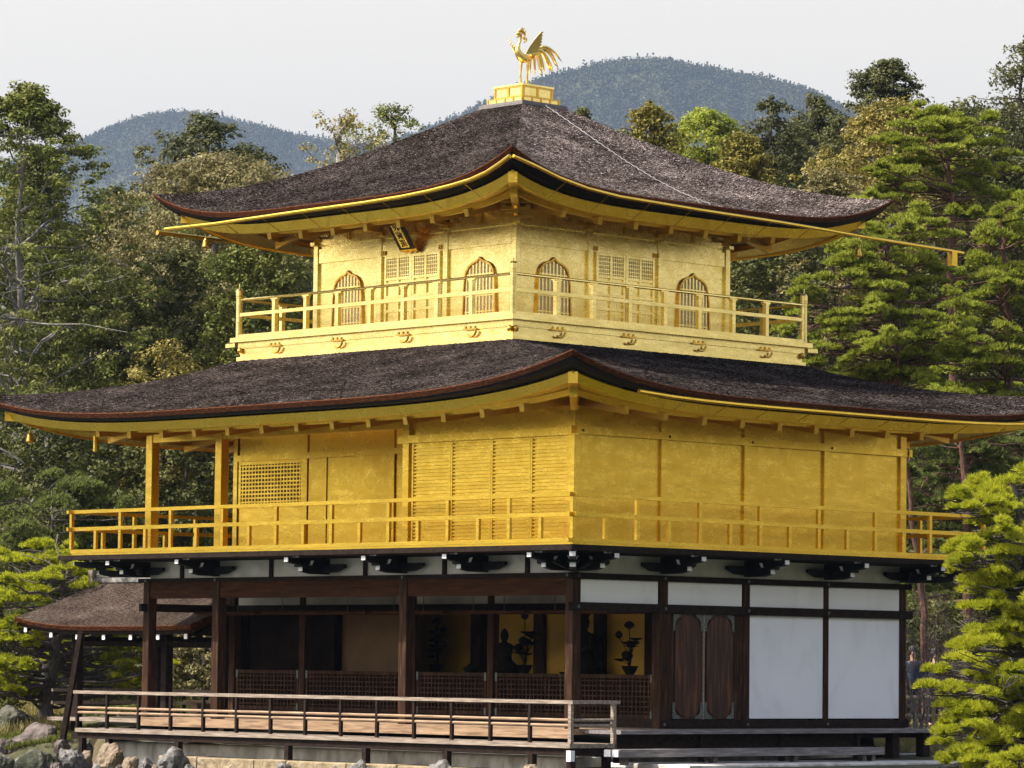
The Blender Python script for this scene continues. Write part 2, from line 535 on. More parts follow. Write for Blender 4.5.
LEAF = {
 'dark':   leaf_mat('dark_evergreen_leaves', [(0.020, 0.026, 0.007), (0.042, 0.052, 0.012), (0.080, 0.090, 0.020), (0.15, 0.15, 0.045)]),
 'mid':    leaf_mat('mid_green_leaves', [(0.032, 0.046, 0.010), (0.075, 0.098, 0.016), (0.13, 0.15, 0.026), (0.21, 0.21, 0.05)]),
 'olive':  leaf_mat('olive_leaves', [(0.055, 0.050, 0.016), (0.12, 0.108, 0.036), (0.19, 0.165, 0.06), (0.30, 0.26, 0.12)]),
 'yellow': leaf_mat('yellowish_leaves', [(0.07, 0.065, 0.014), (0.16, 0.14, 0.028), (0.26, 0.215, 0.045), (0.36, 0.30, 0.09)]),
 'cedar':  leaf_mat('cedar_needles', [(0.020, 0.026, 0.009), (0.045, 0.053, 0.016), (0.080, 0.088, 0.026), (0.13, 0.13, 0.045)]),
 'gold_cedar': leaf_mat('yellow_cedar_needles', [(0.06, 0.058, 0.010), (0.125, 0.115, 0.016), (0.19, 0.165, 0.026), (0.26, 0.22, 0.05)]),
 'pine':   leaf_mat('pine_needles', [(0.068, 0.092, 0.014), (0.16, 0.196, 0.022), (0.26, 0.298, 0.032), (0.37, 0.405, 0.06)], trans=.45),
 'pine_bright': leaf_mat('bright_pine_needles', [(0.1, 0.125, 0.01), (0.235, 0.265, 0.015), (0.375, 0.4, 0.02), (0.5, 0.505, 0.042)], trans=.45),
 'pine_blue': leaf_mat('bluish_pine_needles', [(0.04, 0.06, 0.018), (0.09, 0.12, 0.03), (0.15, 0.18, 0.045), (0.22, 0.25, 0.07)], trans=.45),
 'twig':   leaf_mat('bare_twigs', [(0.10, 0.07, 0.055), (0.17, 0.12, 0.095), (0.25, 0.19, 0.16), (0.33, 0.27, 0.23)], trans=0.0),
 'far':    leaf_mat('distant_canopy', [(0.016, 0.024, 0.010), (0.030, 0.040, 0.015), (0.052, 0.060, 0.022), (0.085, 0.082, 0.036)], trans=0.1, patch=0.016),
 'dry':    leaf_mat('dry_grass_blades', [(0.10, 0.10, 0.03), (0.18, 0.165, 0.045), (0.26, 0.22, 0.075), (0.34, 0.29, 0.13)]),
}
BARK = {
 'grey': noisy('grey_bark', [(0.3, (0.10, 0.095, 0.085)), (0.6, (0.23, 0.215, 0.20)), (0.8, (0.36, 0.34, 0.32))], (5, 5, 1.2), 4.0, 8, 0.9, 0.6),
 'dark': noisy('dark_bark', [(0.3, (0.03, 0.025, 0.02)), (0.7, (0.085, 0.07, 0.055))], (5, 5, 1.2), 4.0, 8, 0.9, 0.6),
 'red':  noisy('red_pine_bark', [(0.3, (0.05, 0.022, 0.014)), (0.55, (0.105, 0.048, 0.030)), (0.8, (0.18, 0.10, 0.07))], (4, 4, 1.6), 5.0, 8, 0.9, 0.7),
 'blackpine': noisy('plated_pine_bark', [(0.3, (0.035, 0.030, 0.026)), (0.55, (0.095, 0.08, 0.07)), (0.8, (0.17, 0.15, 0.135))], (5, 5, 1.8), 5.0, 8, 0.9, 0.9),
}

# ------------------------------------------------------------------ ground, water, hills
WAT = -1.45
def shore(x, y):
    """metres of land (positive) or pond (negative)"""
    w = 0.35 * math.sin(x * 1.3 + 0.5) + 0.25 * math.sin(x * 2.9 + y) + 0.2 * math.sin(y * 1.7)
    a = y + 0.30 + 0.2 * w + (min(2.6, 0.6 * (-13 - x)) if x < -13 else 0)
    b = (3.4 + 0.95 * (y + 1.75) - x) / 1.38 + 0.5 * w
    return min(a, b)

def ground_z(x, y):
    s = shore(x, y)
    k = min(1, max(0, (s + 0.9) / 1.1))
    k = k * k * (3 - 2 * k)
    dd = (x - CAM[0]) * -math.sin(YAW) + (y - CAM[1]) * math.cos(YAW)
    land = -0.64 + 0.04 * math.sin(x * 0.7) * math.sin(y * 0.6) + 0.033 * min(13, max(0, dd - 65)) + 0.022 * max(0, dd - 76) + 0.00022 * max(0, dd - 100) ** 2 * (1 if dd < 420 else 0)
    if dd >= 420:
        land = -0.64 + 0.033 * 13 + 0.022 * 344 + 0.00022 * 320 ** 2
    if x < -13:
        land -= 0.6 * min(1, (-13 - x) / 3) * min(1, max(0, 1 - (s - 1) / 8))
    return -2.6 + k * (land + 2.6)

def axis_pts(lo, a, b, hi, fine, coarse):
    return np.concatenate([-np.geomspace(coarse, a - lo, 26)[::-1] + a, np.arange(a, b, fine), b + np.geomspace(coarse, hi - b, 26)])
gx = axis_pts(-8200, -40, 16, 5000, 0.6, 2.0)
gy = axis_pts(-5000, -8, 40, 8200, 0.6, 2.0)
gm = MB()
gm.grid([[(x, y, ground_z(x, y)) for x in gx] for y in gy])
soil = noisy('mossy_soil', [(0.3, (0.016, 0.022, 0.006)), (0.45, (0.040, 0.044, 0.013)), (0.6, (0.078, 0.064, 0.027)), (0.75, (0.13, 0.10, 0.055))], (1, 1, 1), 2.3, 10, 0.95, 0.6, 0.05)
ground = obj('ground', gm, soil, kind='structure', smooth=True)

wm, n_, l_, b_ = newmat('pond_water')
b_.inputs['Base Color'].default_value = (0.020, 0.032, 0.022, 1)
b_.inputs['Roughness'].default_value = 0.06
b_.inputs['IOR'].default_value = 1.33
mp_ = coords(n_, l_, (1, 1, 1))
tn_ = node(n_, 'ShaderNodeTexNoise')
tn_.inputs['Scale'].default_value = 2.2
tn_.inputs['Detail'].default_value = 4
l_.new(mp_.outputs[0], tn_.inputs['Vector'])
bp_ = node(n_, 'ShaderNodeBump')
bp_.inputs['Strength'].default_value = 0.35
bp_.inputs['Distance'].default_value = 0.05
l_.new(tn_.outputs['Fac'], bp_.inputs['Height'])
l_.new(bp_.outputs[0], b_.inputs['Normal'])
pm = MB()
pm.grid([[(x, y, WAT) for x in np.linspace(-90, 130, 12)] for y in np.linspace(-140, 30, 10)])
obj('pond_water', pm, wm, kind='structure')

# two wooded hills far behind; crest heights taken along the image columns
def ridge_mesh(name, pts, depth, thick):
    """a ridge at real distance: crest through pts (column, row), front and back slopes with real depth"""
    xs = np.array([p_[0] for p_ in pts], float)
    ys = np.array([p_[1] for p_ in pts], float)
    pxs = np.linspace(xs[0], xs[-1], 160)
    crest = np.interp(pxs, xs, ys)
    ker = np.ones(7) / 7
    crest = np.convolve(np.pad(crest, 3, mode='edge'), ker, mode='valid')
    rows = []
    prof = [(-thick, 0.0), (-0.82 * thick, 0.13), (-0.6 * thick, 0.36), (-0.4 * thick, 0.6), (-0.2 * thick, 0.84), (-0.08 * thick, 0.96), (0, 1.0), (0.12 * thick, 0.95), (0.4 * thick, 0.6), (0.8 * thick, 0.0)]
    for dd, hh in prof:
        row = []
        for px, yy in zip(pxs, crest):
            top = at(px, depth, yy) - np.array((0, 0, 6.0))
            base = at(px, depth + dd)
            spur = 1 + 0.13 * math.sin(px * 0.045 + dd * 0.0024) + 0.07 * math.sin(px * 0.11 + 1.3)
            z0 = 20.0
            wgt = hh ** (spur if hh < 1 else 1)
            row.append((base[0], base[1], z0 + (top[2] - z0) * wgt))
        rows.append(row)
    m = MB()
    m.grid(rows)
    return m, rows

hill_soil = noisy('hill_floor', [(0.3, (0.03, 0.04, 0.018)), (0.7, (0.075, 0.08, 0.035))], (0.1, 0.1, 0.1), 3, 6, 0.95)
R1 = [(-500, 240), (-300, 205), (-160, 190), (-40, 172), (40, 152), (85, 136), (120, 121), (150, 112), (180, 109.5), (205, 113), (240, 122), (280, 132), (300, 136), (350, 143), (420, 156), (520, 175), (640, 200), (760, 235)]
R2 = [(250, 215), (330, 172), (390, 140), (430, 126), (470, 107), (500, 93), (540, 77), (575, 67), (605, 60), (640, 57.5), (675, 61), (700, 66), (730, 71), (770, 78), (800, 86), (825, 97), (840, 106), (900, 135), (1000, 175), (1120, 215), (1300, 240)]
FOREST = {}
for nm, pts, dp, th in (('hill_west', R1, 4800.0, 1550.0), ('hill_north', R2, 4300.0, 1400.0)):
    m_, rows_ = ridge_mesh('hill', pts, dp, th)
    obj('hill', m_, hill_soil, kind='structure', smooth=True)
    FOREST[nm] = np.array(rows_)

def leaf_cards(C, Nrm, L, Wd, rg):
    """rhombic leaf faces: centres C, normals Nrm, half length L, half width Wd"""
    n = len(C)
    Nrm = Nrm / (np.linalg.norm(Nrm, axis=1, keepdims=True) + 1e-9)
    t = rg.normal(size=(n, 3))
    u = np.cross(Nrm, t)
    u /= np.linalg.norm(u, axis=1, keepdims=True) + 1e-9
    v = np.cross(Nrm, u)
    L = np.broadcast_to(L, (n,))[:, None]
    Wd = np.broadcast_to(Wd, (n,))[:, None]
    V = np.stack([C - u * L, C + v * Wd - u * L * 0.1, C + u * L, C - v * Wd - u * L * 0.1], 1).reshape(-1, 3)
    F = np.arange(4 * n).reshape(n, 4)
    return V, F

def hill_forest(rows, count, rg, jr):
    """tree crowns all over the hillside that faces the pond"""
    m, n, _ = rows.shape
    Vs, Fs, off = [], [], 0
    i = rg.uniform(0, 6.9, count)
    j = rg.uniform(jr[0] * (n - 1), jr[1] * (n - 1) - .001, count)
    i0, j0 = i.astype(int), j.astype(int)
    fi, fj = (i - i0)[:, None], (j - j0)[:, None]
    P = (rows[i0, j0] * (1 - fi) + rows[i0 + 1, j0] * fi) * (1 - fj) + (rows[i0, j0 + 1] * (1 - fi) + rows[i0 + 1, j0 + 1] * fi) * fj
    hgt = rg.uniform(5.0, 9.5, count) * np.where(rg.random(count) < .04, 1.35, 1)
    k = 14
    con = rg.random(count) < 0.4
    d = rg.normal(size=(count, k, 3))
    d /= np.linalg.norm(d, axis=2, keepdims=True)
    d[:, :, 2] = np.abs(d[:, :, 2]) * 1.25 - 0.1
    rad = (hgt * rg.uniform(0.38, 0.55, count))[:, None, None]
    C = P[:, None, :] + d * rad * rg.uniform(0.55, 1.0, (count, k, 1))
    C[:, :, 2] += hgt[:, None] * 0.25
    tz = rg.random((count, k))
    cone = P[:, None, :] + np.stack([d[:, :, 0] * (1 - tz) * rad[:, :, 0] * 0.7, d[:, :, 1] * (1 - tz) * rad[:, :, 0] * 0.7, tz * hgt[:, None] * 1.15], 2)
    C = np.where(con[:, None, None], cone, C)
    Nn = d * 0.7 + np.array([0, 0, 0.5]) + rg.normal(size=d.shape) * 0.35
    return leaf_cards(C.reshape(-1, 3), Nn.reshape(-1, 3), np.repeat(hgt * 0.15, k), np.repeat(hgt * 0.11, k), rg)
for nm in FOREST:
    V, F = hill_forest(FOREST[nm], 52000, np.random.default_rng(3 if nm == 'hill_west' else 4), (.40, .76) if nm == 'hill_west' else (.10, .62))
    o = np_obj('hillside_forest', V, F, LEAF['far'], kind='stuff')
    o['category'] = 'forest'
    o['label'] = 'hazy blue-green forest covering the far hill at left' if nm == 'hill_west' else 'hazy blue-green forest covering the far hill behind the phoenix'

# unseen woods behind and beside the viewer, added to cut the gold's horizon glow
def screening_rim(a0, a1, r_, h0):
    rows = []
    for dr, hh in ((-14, 0.0), (-8, .55), (0, 1.0), (14, 1.05), (40, .7)):
        row = []
        for a in np.linspace(a0, a1, 90):
            hgt = (8.0 + (h0 - 8.0) * min(1, max(0, (a + PI * .42) / (PI * .22)))) * (1 + .22 * math.sin(a * 19) + .14 * math.sin(a * 47 + 1) + .08 * math.sin(a * 101))  # low to the south and tall to the east, shaped for gold reflections
            row.append((20 + (r_ + dr) * math.cos(a), -10 + (r_ + dr) * math.sin(a), -2.4 + hh * hgt))
        rows.append(row)
    return MB().grid(rows)
rim_mat = noisy('screening_woods', [(0.3, (0.018, 0.028, 0.008)), (0.5, (0.05, 0.065, 0.018)), (0.7, (0.10, 0.115, 0.035))], (1, 1, 1), .9, 8, 0.95, 0.9, 0.6)
obj('hill', screening_rim(-PI * 1.02, PI * .17, 118, 30), rim_mat, kind='structure', smooth=True)

# the air between the pond and the hills
hz = MB().box(-7600, 1500, -1500, 7600, -6.0, 760.0)
hm = bpy.data.materials.new('haze')
hm.use_nodes = True
hn, hl = hm.node_tree.nodes, hm.node_tree.links
hn.remove(hn['Principled BSDF'])
pv = hn.new('ShaderNodeVolumePrincipled')
pv.inputs['Color'].default_value = (0.31, 0.42, 0.60, 1)
pv.inputs['Density'].default_value = 0.000085
pv.inputs['Anisotropy'].default_value = 0.1
hl.new(pv.outputs[0], hn['Material Output'].inputs['Volume'])
obj('haze', hz, hm, kind='stuff')

# ------------------------------------------------------------------ the golden pavilion
W, D = 11.66, 8.48
CX, CY = -5.836, 4.24
pav = thing('golden_pavilion', 'three-storey gilded pavilion with two dark shingled roofs at the pond edge', 'pavilion', (CX, CY, -0.7))

def side(k, cx=CX, cy=CY):
    """k = 0 south, 1 east, 2 north, 3 west: (u along, d outward, z) -> xyz"""
    return [lambda u, d, z: (cx + u, cy - d, z), lambda u, d, z: (cx + d, cy + u, z),
            lambda u, d, z: (cx - u, cy + d, z), lambda u, d, z: (cx - d, cy - u, z)][k]

def sbox(mb, fn, u0, u1, d0, d1, z0, z1):
    vv = [fn(u, d, z) for z in (z0, z1) for u, d in ((u0, d0), (u1, d0), (u1, d1), (u0, d1))]
    return mb.add(vv, [(0, 3, 2, 1), (4, 5, 6, 7), (0, 1, 5, 4), (1, 2, 6, 5), (2, 3, 7, 6), (3, 0, 4, 7)])

def lattice(mb, fn, u0, u1, z0, z1, nu, nz, d, t=0.012, dep=0.012):
    for i in range(nu):
        u = u0 + (u1 - u0) * (i + 0.5) / nu
        sbox(mb, fn, u - t / 2, u + t / 2, d, d + dep, z0, z1)
    for j in range(nz):
        z = z0 + (z1 - z0) * (j + 0.5) / nz
        sbox(mb, fn, u0, u1, d + 0.003, d + dep + 0.003, z - t / 2, z + t / 2)
    return mb

# --- plinth and kerb stones
pl = MB()
pl.box(-12.15, 0.35, -0.45, 8.95, -1.0, -0.47)
obj('plinth', pl, MAT['stained_plaster'], pav, label='stained white plaster plinth under the deck', bevel=0.05)
sl = MB()
sl.box(0.36, 2.4, 0.4, 10.2, -1.0, -0.56)
obj('stone_apron', sl, MAT['stained_plaster'], pav, bevel=0.02)
kx = [-9.9, -8.75, -7.1, -6.2, -4.55, -3.2, -1.5, -0.2, 1.15]
for a_, b__ in zip(kx[:-1], kx[1:]):
    m = MB().box(a_ + 0.012, b__ - 0.012, -1.12, -0.47, -1.3, -0.70 + 0.02 * math.sin(a_ * 5))
    obj('kerb_stone', m, MAT['kerb'], pav, bevel=0.02)

# --- first storey
m = MB()
m.box(-11.75, 0.1, -0.1, 8.55, -0.1, 0.0)
obj('floor', m, MAT['plank_wood'], pav)
obj('bounce_mat', MB().box(-11.5, -0.12, 2.22, 4.2, 0.001, 0.03), MAT['tatami'], pav)  # pale mat added to bounce light onto the gilded panels
m = MB()
m.box(-11.75, 0.09, -0.16, -0.105, -0.165, -0.005)
obj('riser_board', m, MAT['plank_wood'], pav, label='pale sunlit plank along the floor edge')
m = MB()
for j in range(6):
    m.box(-12.62, 1.0, -1.02 + j * 0.143, -1.02 + j * 0.143 + 0.137, -0.30, -0.225 - 0.004 * (j % 2))
for j in range(5):
    m.box(0.12 + j * 0.18, 0.12 + j * 0.18 + 0.172, -0.16, 0.02, -0.30, -0.227)
obj('low_deck', m, MAT['grey_wood'], pav, label='weathered grey plank deck in front of the first storey')
m = MB()
m.box(-12.80, 0.96, -0.97, -0.87, -0.42, -0.303)
m.box(0.86, 0.96, -0.868, 0.0, -0.42, -0.303)
m.box(-12.55, -12.45, -0.868, 2.0, -0.42, -0.303)
obj('deck_beam', m, MAT['dark_wood'], pav)
p0 = None
for x in (-12.5, -11.66, -9.54, -6.36, -4.24, -2.12, 0.0, 0.93):
    m = MB().box(x - 0.055, x + 0.055, -0.975, -0.865, -1.0, -0.42)
    obj('deck_post', m, MAT['dark_wood'], pav)
obj('deck_post', MB().box(0.82, 0.93, -0.1, 0.02, -0.95, -0.42), MAT['dark_wood'], pav)
m = MB().box(0.93, 1.03, -1.03, -0.93, -0.52, -0.34)
obj('post_cap', m, MAT['white_paint'], pav, label='white painted metal cap on the deck corner')
m = MB().bar((-13.10, -0.55, 1.62), (-13.52, -0.75, -1.1), 0.10, 0.10)
obj('prop', m, MAT['dark_wood'], pav, label='black slanting prop at the deck end')

rail = obj('railing', MB().box(-12.70, 1.06, -1.02, -0.94, 0.432, 0.492), MAT['grey_wood'], pav, label='weathered grey wood railing of the first storey deck')
obj('rail', MB().box(0.94, 1.02, -0.94, 0.14, 0.432, 0.492), MAT['grey_wood'], rail)
for z in (0.165, 0.075):
    obj('rail', MB().tube([(-12.6, -0.98, z), (0.98, -0.98, z)], 0.026, 8), MAT['plank_wood'], rail)
    obj('rail', MB().tube([(0.98, -0.98, z), (0.98, 0.02, z)], 0.026, 8), MAT['grey_wood'], rail)
for x in [-12.6] + [-W + i * W / 12 for i in range(13)]:
    obj('post', MB().box(x - 0.028, x + 0.028, -1.008, -0.952, -0.225, 0.432), MAT['dark_wood'], rail)
for x, y in ((0.98, -0.98), (0.98, 0.02)):
    obj('post', MB().box(x - 0.034, x + 0.034, y - 0.034, y + 0.034, -0.225, 0.431), MAT['grey_wood'], rail)

for x, y, w in [(-11.66, 0, .19), (-9.54, 0, .2), (-4.24, 0, .2), (0, 0, .19), (0, 2.12, .2), (0, 4.24, .17), (0, 6.36, .15), (0, 8.48, .17),
                (-11.66, 2.12, .17), (-9.54, 2.12, .16), (-6.36, 2.12, .16), (-4.24, 2.12, .16), (-2.12, 2.12, .16),
                (-11.66, 4.24, .17), (-11.66, 6.36, .17), (-11.66, 8.48, .17), (-9.54, 8.48, .17), (-6.36, 8.48, .17), (-4.24, 8.48, .17), (-2.12, 8.48, .17)]:
    m = MB().box(x - w / 2, x + w / 2, y - w / 2, y + w / 2, 0.001, 2.64)
    obj('column', m, MAT['brown_wood'], pav, bevel=0.012)

m = MB()
for a_, b__ in ((-11.56, -9.645), (-9.435, -4.345), (-4.135, -0.1)):
    m.box(a_, b__, -0.075, 0.075, 2.27, 2.575)
obj('beam', m, MAT['beam_wood'], pav, label='broad reddish brown beam over the front columns')
m = MB()   # tie beams that ring the storey, and the sill and lintels
m.box(-11.9, 0.22, -0.115, -0.076, 2.577, 2.652)
m.box(0.086, 0.125, -0.22, 8.68, 2.545, 2.652)
m.box(0.096, 0.135, -0.24, 8.7, 2.0, 2.152)
m.box(0.086, 0.125, 2.02, 8.6, -0.0, 0.145)
m.box(-11.80, -11.76, -0.1, 8.6, 2.577, 2.652)
m.box(-11.8, 0.2, 8.56, 8.6, 2.577, 2.652)
obj('tie_beam', m, MAT['dark_wood'], pav)
obj('tie_beam', MB().box(-11.55, -0.1, 2.04, 2.2, 2.0, 2.18), MAT['dark_wood'], pav)
obj('tie_beam', MB().box(-11.70, -11.62, -0.24, 2.05, 2.02, 2.17), MAT['dark_wood'], pav)
for x, y, z in [(0.137, 0.0, 2.076), (0.137, 2.12, 2.076), (0.137, 4.24, 2.076), (0.137, 6.36, 2.076), (0.127, 0.0, 2.60), (0.127, 2.12, 2.60), (0.127, 4.24, 2.60), (0.127, 6.36, 2.60), (0.127, 4.24, 0.07), (0.127, 6.36, 0.07), (0.127, 2.12, 0.07)]:
    fnE = lambda a, b, d, x=x, y=y, z=z: (x + d, y + a, z + b)
    obj('stud', MB().prism([(0.03 * math.cos(t), 0.03 * math.sin(t)) for t in np.linspace(0, 2 * PI, 9)[:-1]], fnE, 0, 0.012), MAT['iron'], pav)
for x, z in [(-11.66, 2.61), (-9.54, 2.61), (-4.24, 2.61), (-0.02, 2.61)]:
    fnS = lambda a, b, d, x=x, z=z: (x + a, -0.117 - d, z + b)
    obj('stud', MB().prism([(0.03 * math.cos(t), 0.03 * math.sin(t)) for t in np.linspace(0, 2 * PI, 9)[:-1]], fnS, 0, 0.012), MAT['iron'], pav)
# white plaster
for a_, b__ in ((0.06, 1.99), (2.19, 4.12), (4.30, 6.28), (6.42, 8.38)):
    obj('frieze_panel', MB().box(0.0, 0.07, a_, b__, 2.152, 2.545), MAT['white'], pav, label='white plaster frieze panel')
for a_, b__ in ((4.325, 6.285), (6.435, 8.395)):
    obj('wall_panel', MB().box(0.0, 0.06, a_, b__, 0.17, 2.0), MAT['white'], pav, label='large white plaster wall panel')
m = MB()
m.box(-11.6, -0.02, -0.05, 0.05, 2.652, 2.97)
obj('bracket_wall', m, MAT['grey_plaster'], pav)
obj('bracket_wall', MB().box(-0.06, 0.06, 0.1, 8.4, 2.652, 2.97), MAT['grey_plaster'], pav)
for x in (-10.6, -7.95, -5.3, -3.18, -1.06):
    obj('strut', MB().box(x - 0.045, x + 0.045, -0.09, -0.05, 2.652, 2.97), MAT['dark_wood'], pav)
obj('wall_panel', MB().box(-11.5, -0.1, 2.07, 2.17, 2.18, 2.62), MAT['grey_plaster'], pav)
obj('wall_panel', MB().box(-11.71, -11.61, 2.2, 8.4, 0.0, 2.62), MAT['white'], pav)
obj('wall_panel', MB().box(-11.5, -0.1, 8.43, 8.53, 0.0, 2.62), MAT['white'], pav)
obj('ceiling', MB().box(-11.6, -0.07, 0.08, 8.40, 2.64, 2.70), MAT['tan_board'], pav)

# half-height lattice panels in the inner wall
fS2 = lambda u, d, z: (u, 2.12 - d, z)
for a_, b__ in ((-11.54, -9.66), (-9.44, -6.46), (-6.26, -4.36), (-4.12, -2.22), (-2.02, -0.12)):
    m = MB()
    for (q0, q1, z0, z1) in ((a_, b__, 0.86, 0.925), (a_, b__, 0.165, 0.23), (a_, a_ + 0.06, 0.232, 0.858), (b__ - 0.06, b__, 0.232, 0.858)):
        sbox(m, fS2, q0, q1, 0.0, 0.05, z0, z1)
    lattice(m, fS2, a_ + 0.062, b__ - 0.062, 0.232, 0.858, int((b__ - a_) / 0.105), 7, 0.008, 0.028, 0.03)
    pn = obj('lattice_panel', m, MAT['brown_wood'], pav)
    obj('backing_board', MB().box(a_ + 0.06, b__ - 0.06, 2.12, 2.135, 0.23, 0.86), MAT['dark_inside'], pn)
    for q in (a_, b__ - 0.05):
        for z0, z1 in ((0.78, 0.93), (0.16, 0.29)):
            obj('corner_fitting', sbox(MB(), fS2, q - 0.002, q + 0.05, 0.051, 0.056, z0, z1), MAT['iron'], pn)
obj('sill', MB().box(-11.57, -0.1, 2.05, 2.19, 0.0, 0.16), MAT['dark_wood'], pav)
# raised upper shutters hanging level under the ceiling, with their rods
for a_, b__ in ((-11.5, -9.66), (-9.44, -6.46), (-6.26, -4.36), (-4.12, -2.22), (-2.02, -0.12)):
    sh = obj('raised_shutter', MB().box(a_, b__, 0.95, 2.03, 1.985, 2.03), MAT['beam_wood'], pav)
    for q in (a_ + 0.55, b__ - 0.55):
        obj('rod', MB().tube([(q, 1.0, 2.03), (q, 1.0, 2.64)], 0.006, 5), MAT['iron'], sh)

# double doors on the east side, arched panels with metal corners
obj('door_frame', MB().box(0.0, 0.07, 2.22, 2.34, 0.146, 2.0).box(0.0, 0.07, 3.93, 4.15, 0.146, 2.0), MAT['brown_wood'], pav)
for a_, b__ in ((2.36, 3.125), (3.165, 3.925)):
    dr = obj('door', MB().box(0.02, 0.06, a_, b__, 0.16, 1.995), MAT['door_wood'], pav, label='brown wooden door leaf with arched panel')
    c_, r_ = (a_ + b__) / 2, (b__ - a_) / 2 - 0.06
    arch = [(c_ + r_ * math.cos(t), 0.16 + 0.10 + 0.20 + 0.26 * math.sin(t)) for t in np.linspace(PI, 2 * PI, 13)] + [(c_ + r_ * math.cos(t), 1.995 - 0.04 - 0.26 + 0.26 * math.sin(t)) for t in np.linspace(0, PI, 13)]
    fE = lambda a, b, d: (d, a, b)
    obj('raised_panel', MB().prism(arch, fE, 0.061, 0.078), MAT['door_wood'], dr)
    m = MB()
    for sx, q in ((1, a_ + 0.005), (-1, b__ - 0.005)):
        for sz, z in ((1, 0.165), (-1, 1.99)):
            poly = [(q, z), (q + sx * 0.20, z), (q + sx * 0.17, z + sz * 0.05), (q + sx * 0.09, z + sz * 0.08), (q + sx * 0.06, z + sz * 0.14), (q + sx * 0.055, z + sz * 0.28), (q, z + sz * 0.30)]
            if sx * sz < 0:
                poly = poly[::-1]
            obj('corner_fitting', MB().prism(poly, fE, 0.0795, 0.085), MAT['iron'], dr)
obj('door_post', MB().box(0.03, 0.085, 3.128, 3.162, 0.16, 1.99), MAT['grey_wood'], pav)

# room behind: gilded back wall, partitions, altar
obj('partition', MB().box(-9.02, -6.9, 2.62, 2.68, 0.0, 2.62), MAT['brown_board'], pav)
obj('partition', MB().box(-11.55, -9.03, 2.42, 2.48, 0.0, 2.62), MAT['dark_inside'], pav)  # near-black sheet painting the shade in an open bay
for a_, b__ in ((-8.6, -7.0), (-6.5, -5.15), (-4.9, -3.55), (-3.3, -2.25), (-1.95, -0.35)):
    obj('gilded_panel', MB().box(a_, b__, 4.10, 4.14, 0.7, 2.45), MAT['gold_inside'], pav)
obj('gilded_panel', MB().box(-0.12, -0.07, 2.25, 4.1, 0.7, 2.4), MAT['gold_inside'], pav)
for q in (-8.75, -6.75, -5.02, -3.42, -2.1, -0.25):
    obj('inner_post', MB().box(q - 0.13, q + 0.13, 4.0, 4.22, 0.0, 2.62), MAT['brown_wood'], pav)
obj('partition', MB().box(-11.6, -11.56, 2.21, 2.42, 0.0, 2.62), MAT['dark_inside'], pav)  # dark strip painting shade over the pale inner wall
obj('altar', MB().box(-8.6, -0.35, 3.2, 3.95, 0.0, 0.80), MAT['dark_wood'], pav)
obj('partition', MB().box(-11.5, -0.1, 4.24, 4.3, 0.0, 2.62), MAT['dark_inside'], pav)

# high east deck, the boarding below it and the long step
m = MB()
for j in range(5):
    m.box(0.14 + j * 0.178, 0.14 + j * 0.178 + 0.173, 0.16, 8.35, -0.075, -0.008 - 0.004 * (j % 2))
obj('side_deck', m, MAT['grey_deck'], pav, label='weathered grey side deck below the white panels')
m = MB()
m.box(0.80, 0.84, 0.2, 6.35, -0.40, -0.08)
m.box(0.842, 0.87, 0.2, 6.3, -0.21, -0.19)
obj('skirting', m, MAT['dark_wood'], pav)
for y in (0.2, 2.25, 4.3, 6.3):
    obj('deck_post', MB().box(0.845, 0.925, y - 0.045, y + 0.045, -0.56, -0.077), MAT['dark_wood'], pav)
for y in (7.35, 8.2):
    obj('deck_post', MB().box(0.72, 0.9, y - 0.09, y + 0.09, -0.56, -0.077), MAT['dark_wood'], pav)
m = MB()
m.box(-0.1, 0.7, 6.5, 8.4, -0.17, -0.077)
m.lathe([(0.42, -0.5), (0.30, -0.42), (0.16, -0.3), (0.14, -0.17)], (0.3, 7.2, 0), 12)
obj('under_beam', m, MAT['dark_wood'], pav)
st = obj('step', MB().box(1.20, 1.55, -0.40, 6.28, -0.445, -0.315), MAT['grey_deck'], pav, label='long grey timber step along the side deck')
for y in (-0.05, 2.1, 4.15, 5.95, 6.2):
    obj('leg', MB().box(1.25, 1.37, y - 0.05, y + 0.05, -0.58, -0.446), MAT['grey_deck'], st)
m = MB()
for y in (-0.402, ):
    m.box(1.21, 1.36, -0.425, -0.403, -0.435, -0.325)
    m.box(1.40, 1.54, -0.425, -0.403, -0.435, -0.325)
obj('end_plate', m, MAT['white_paint'], st)

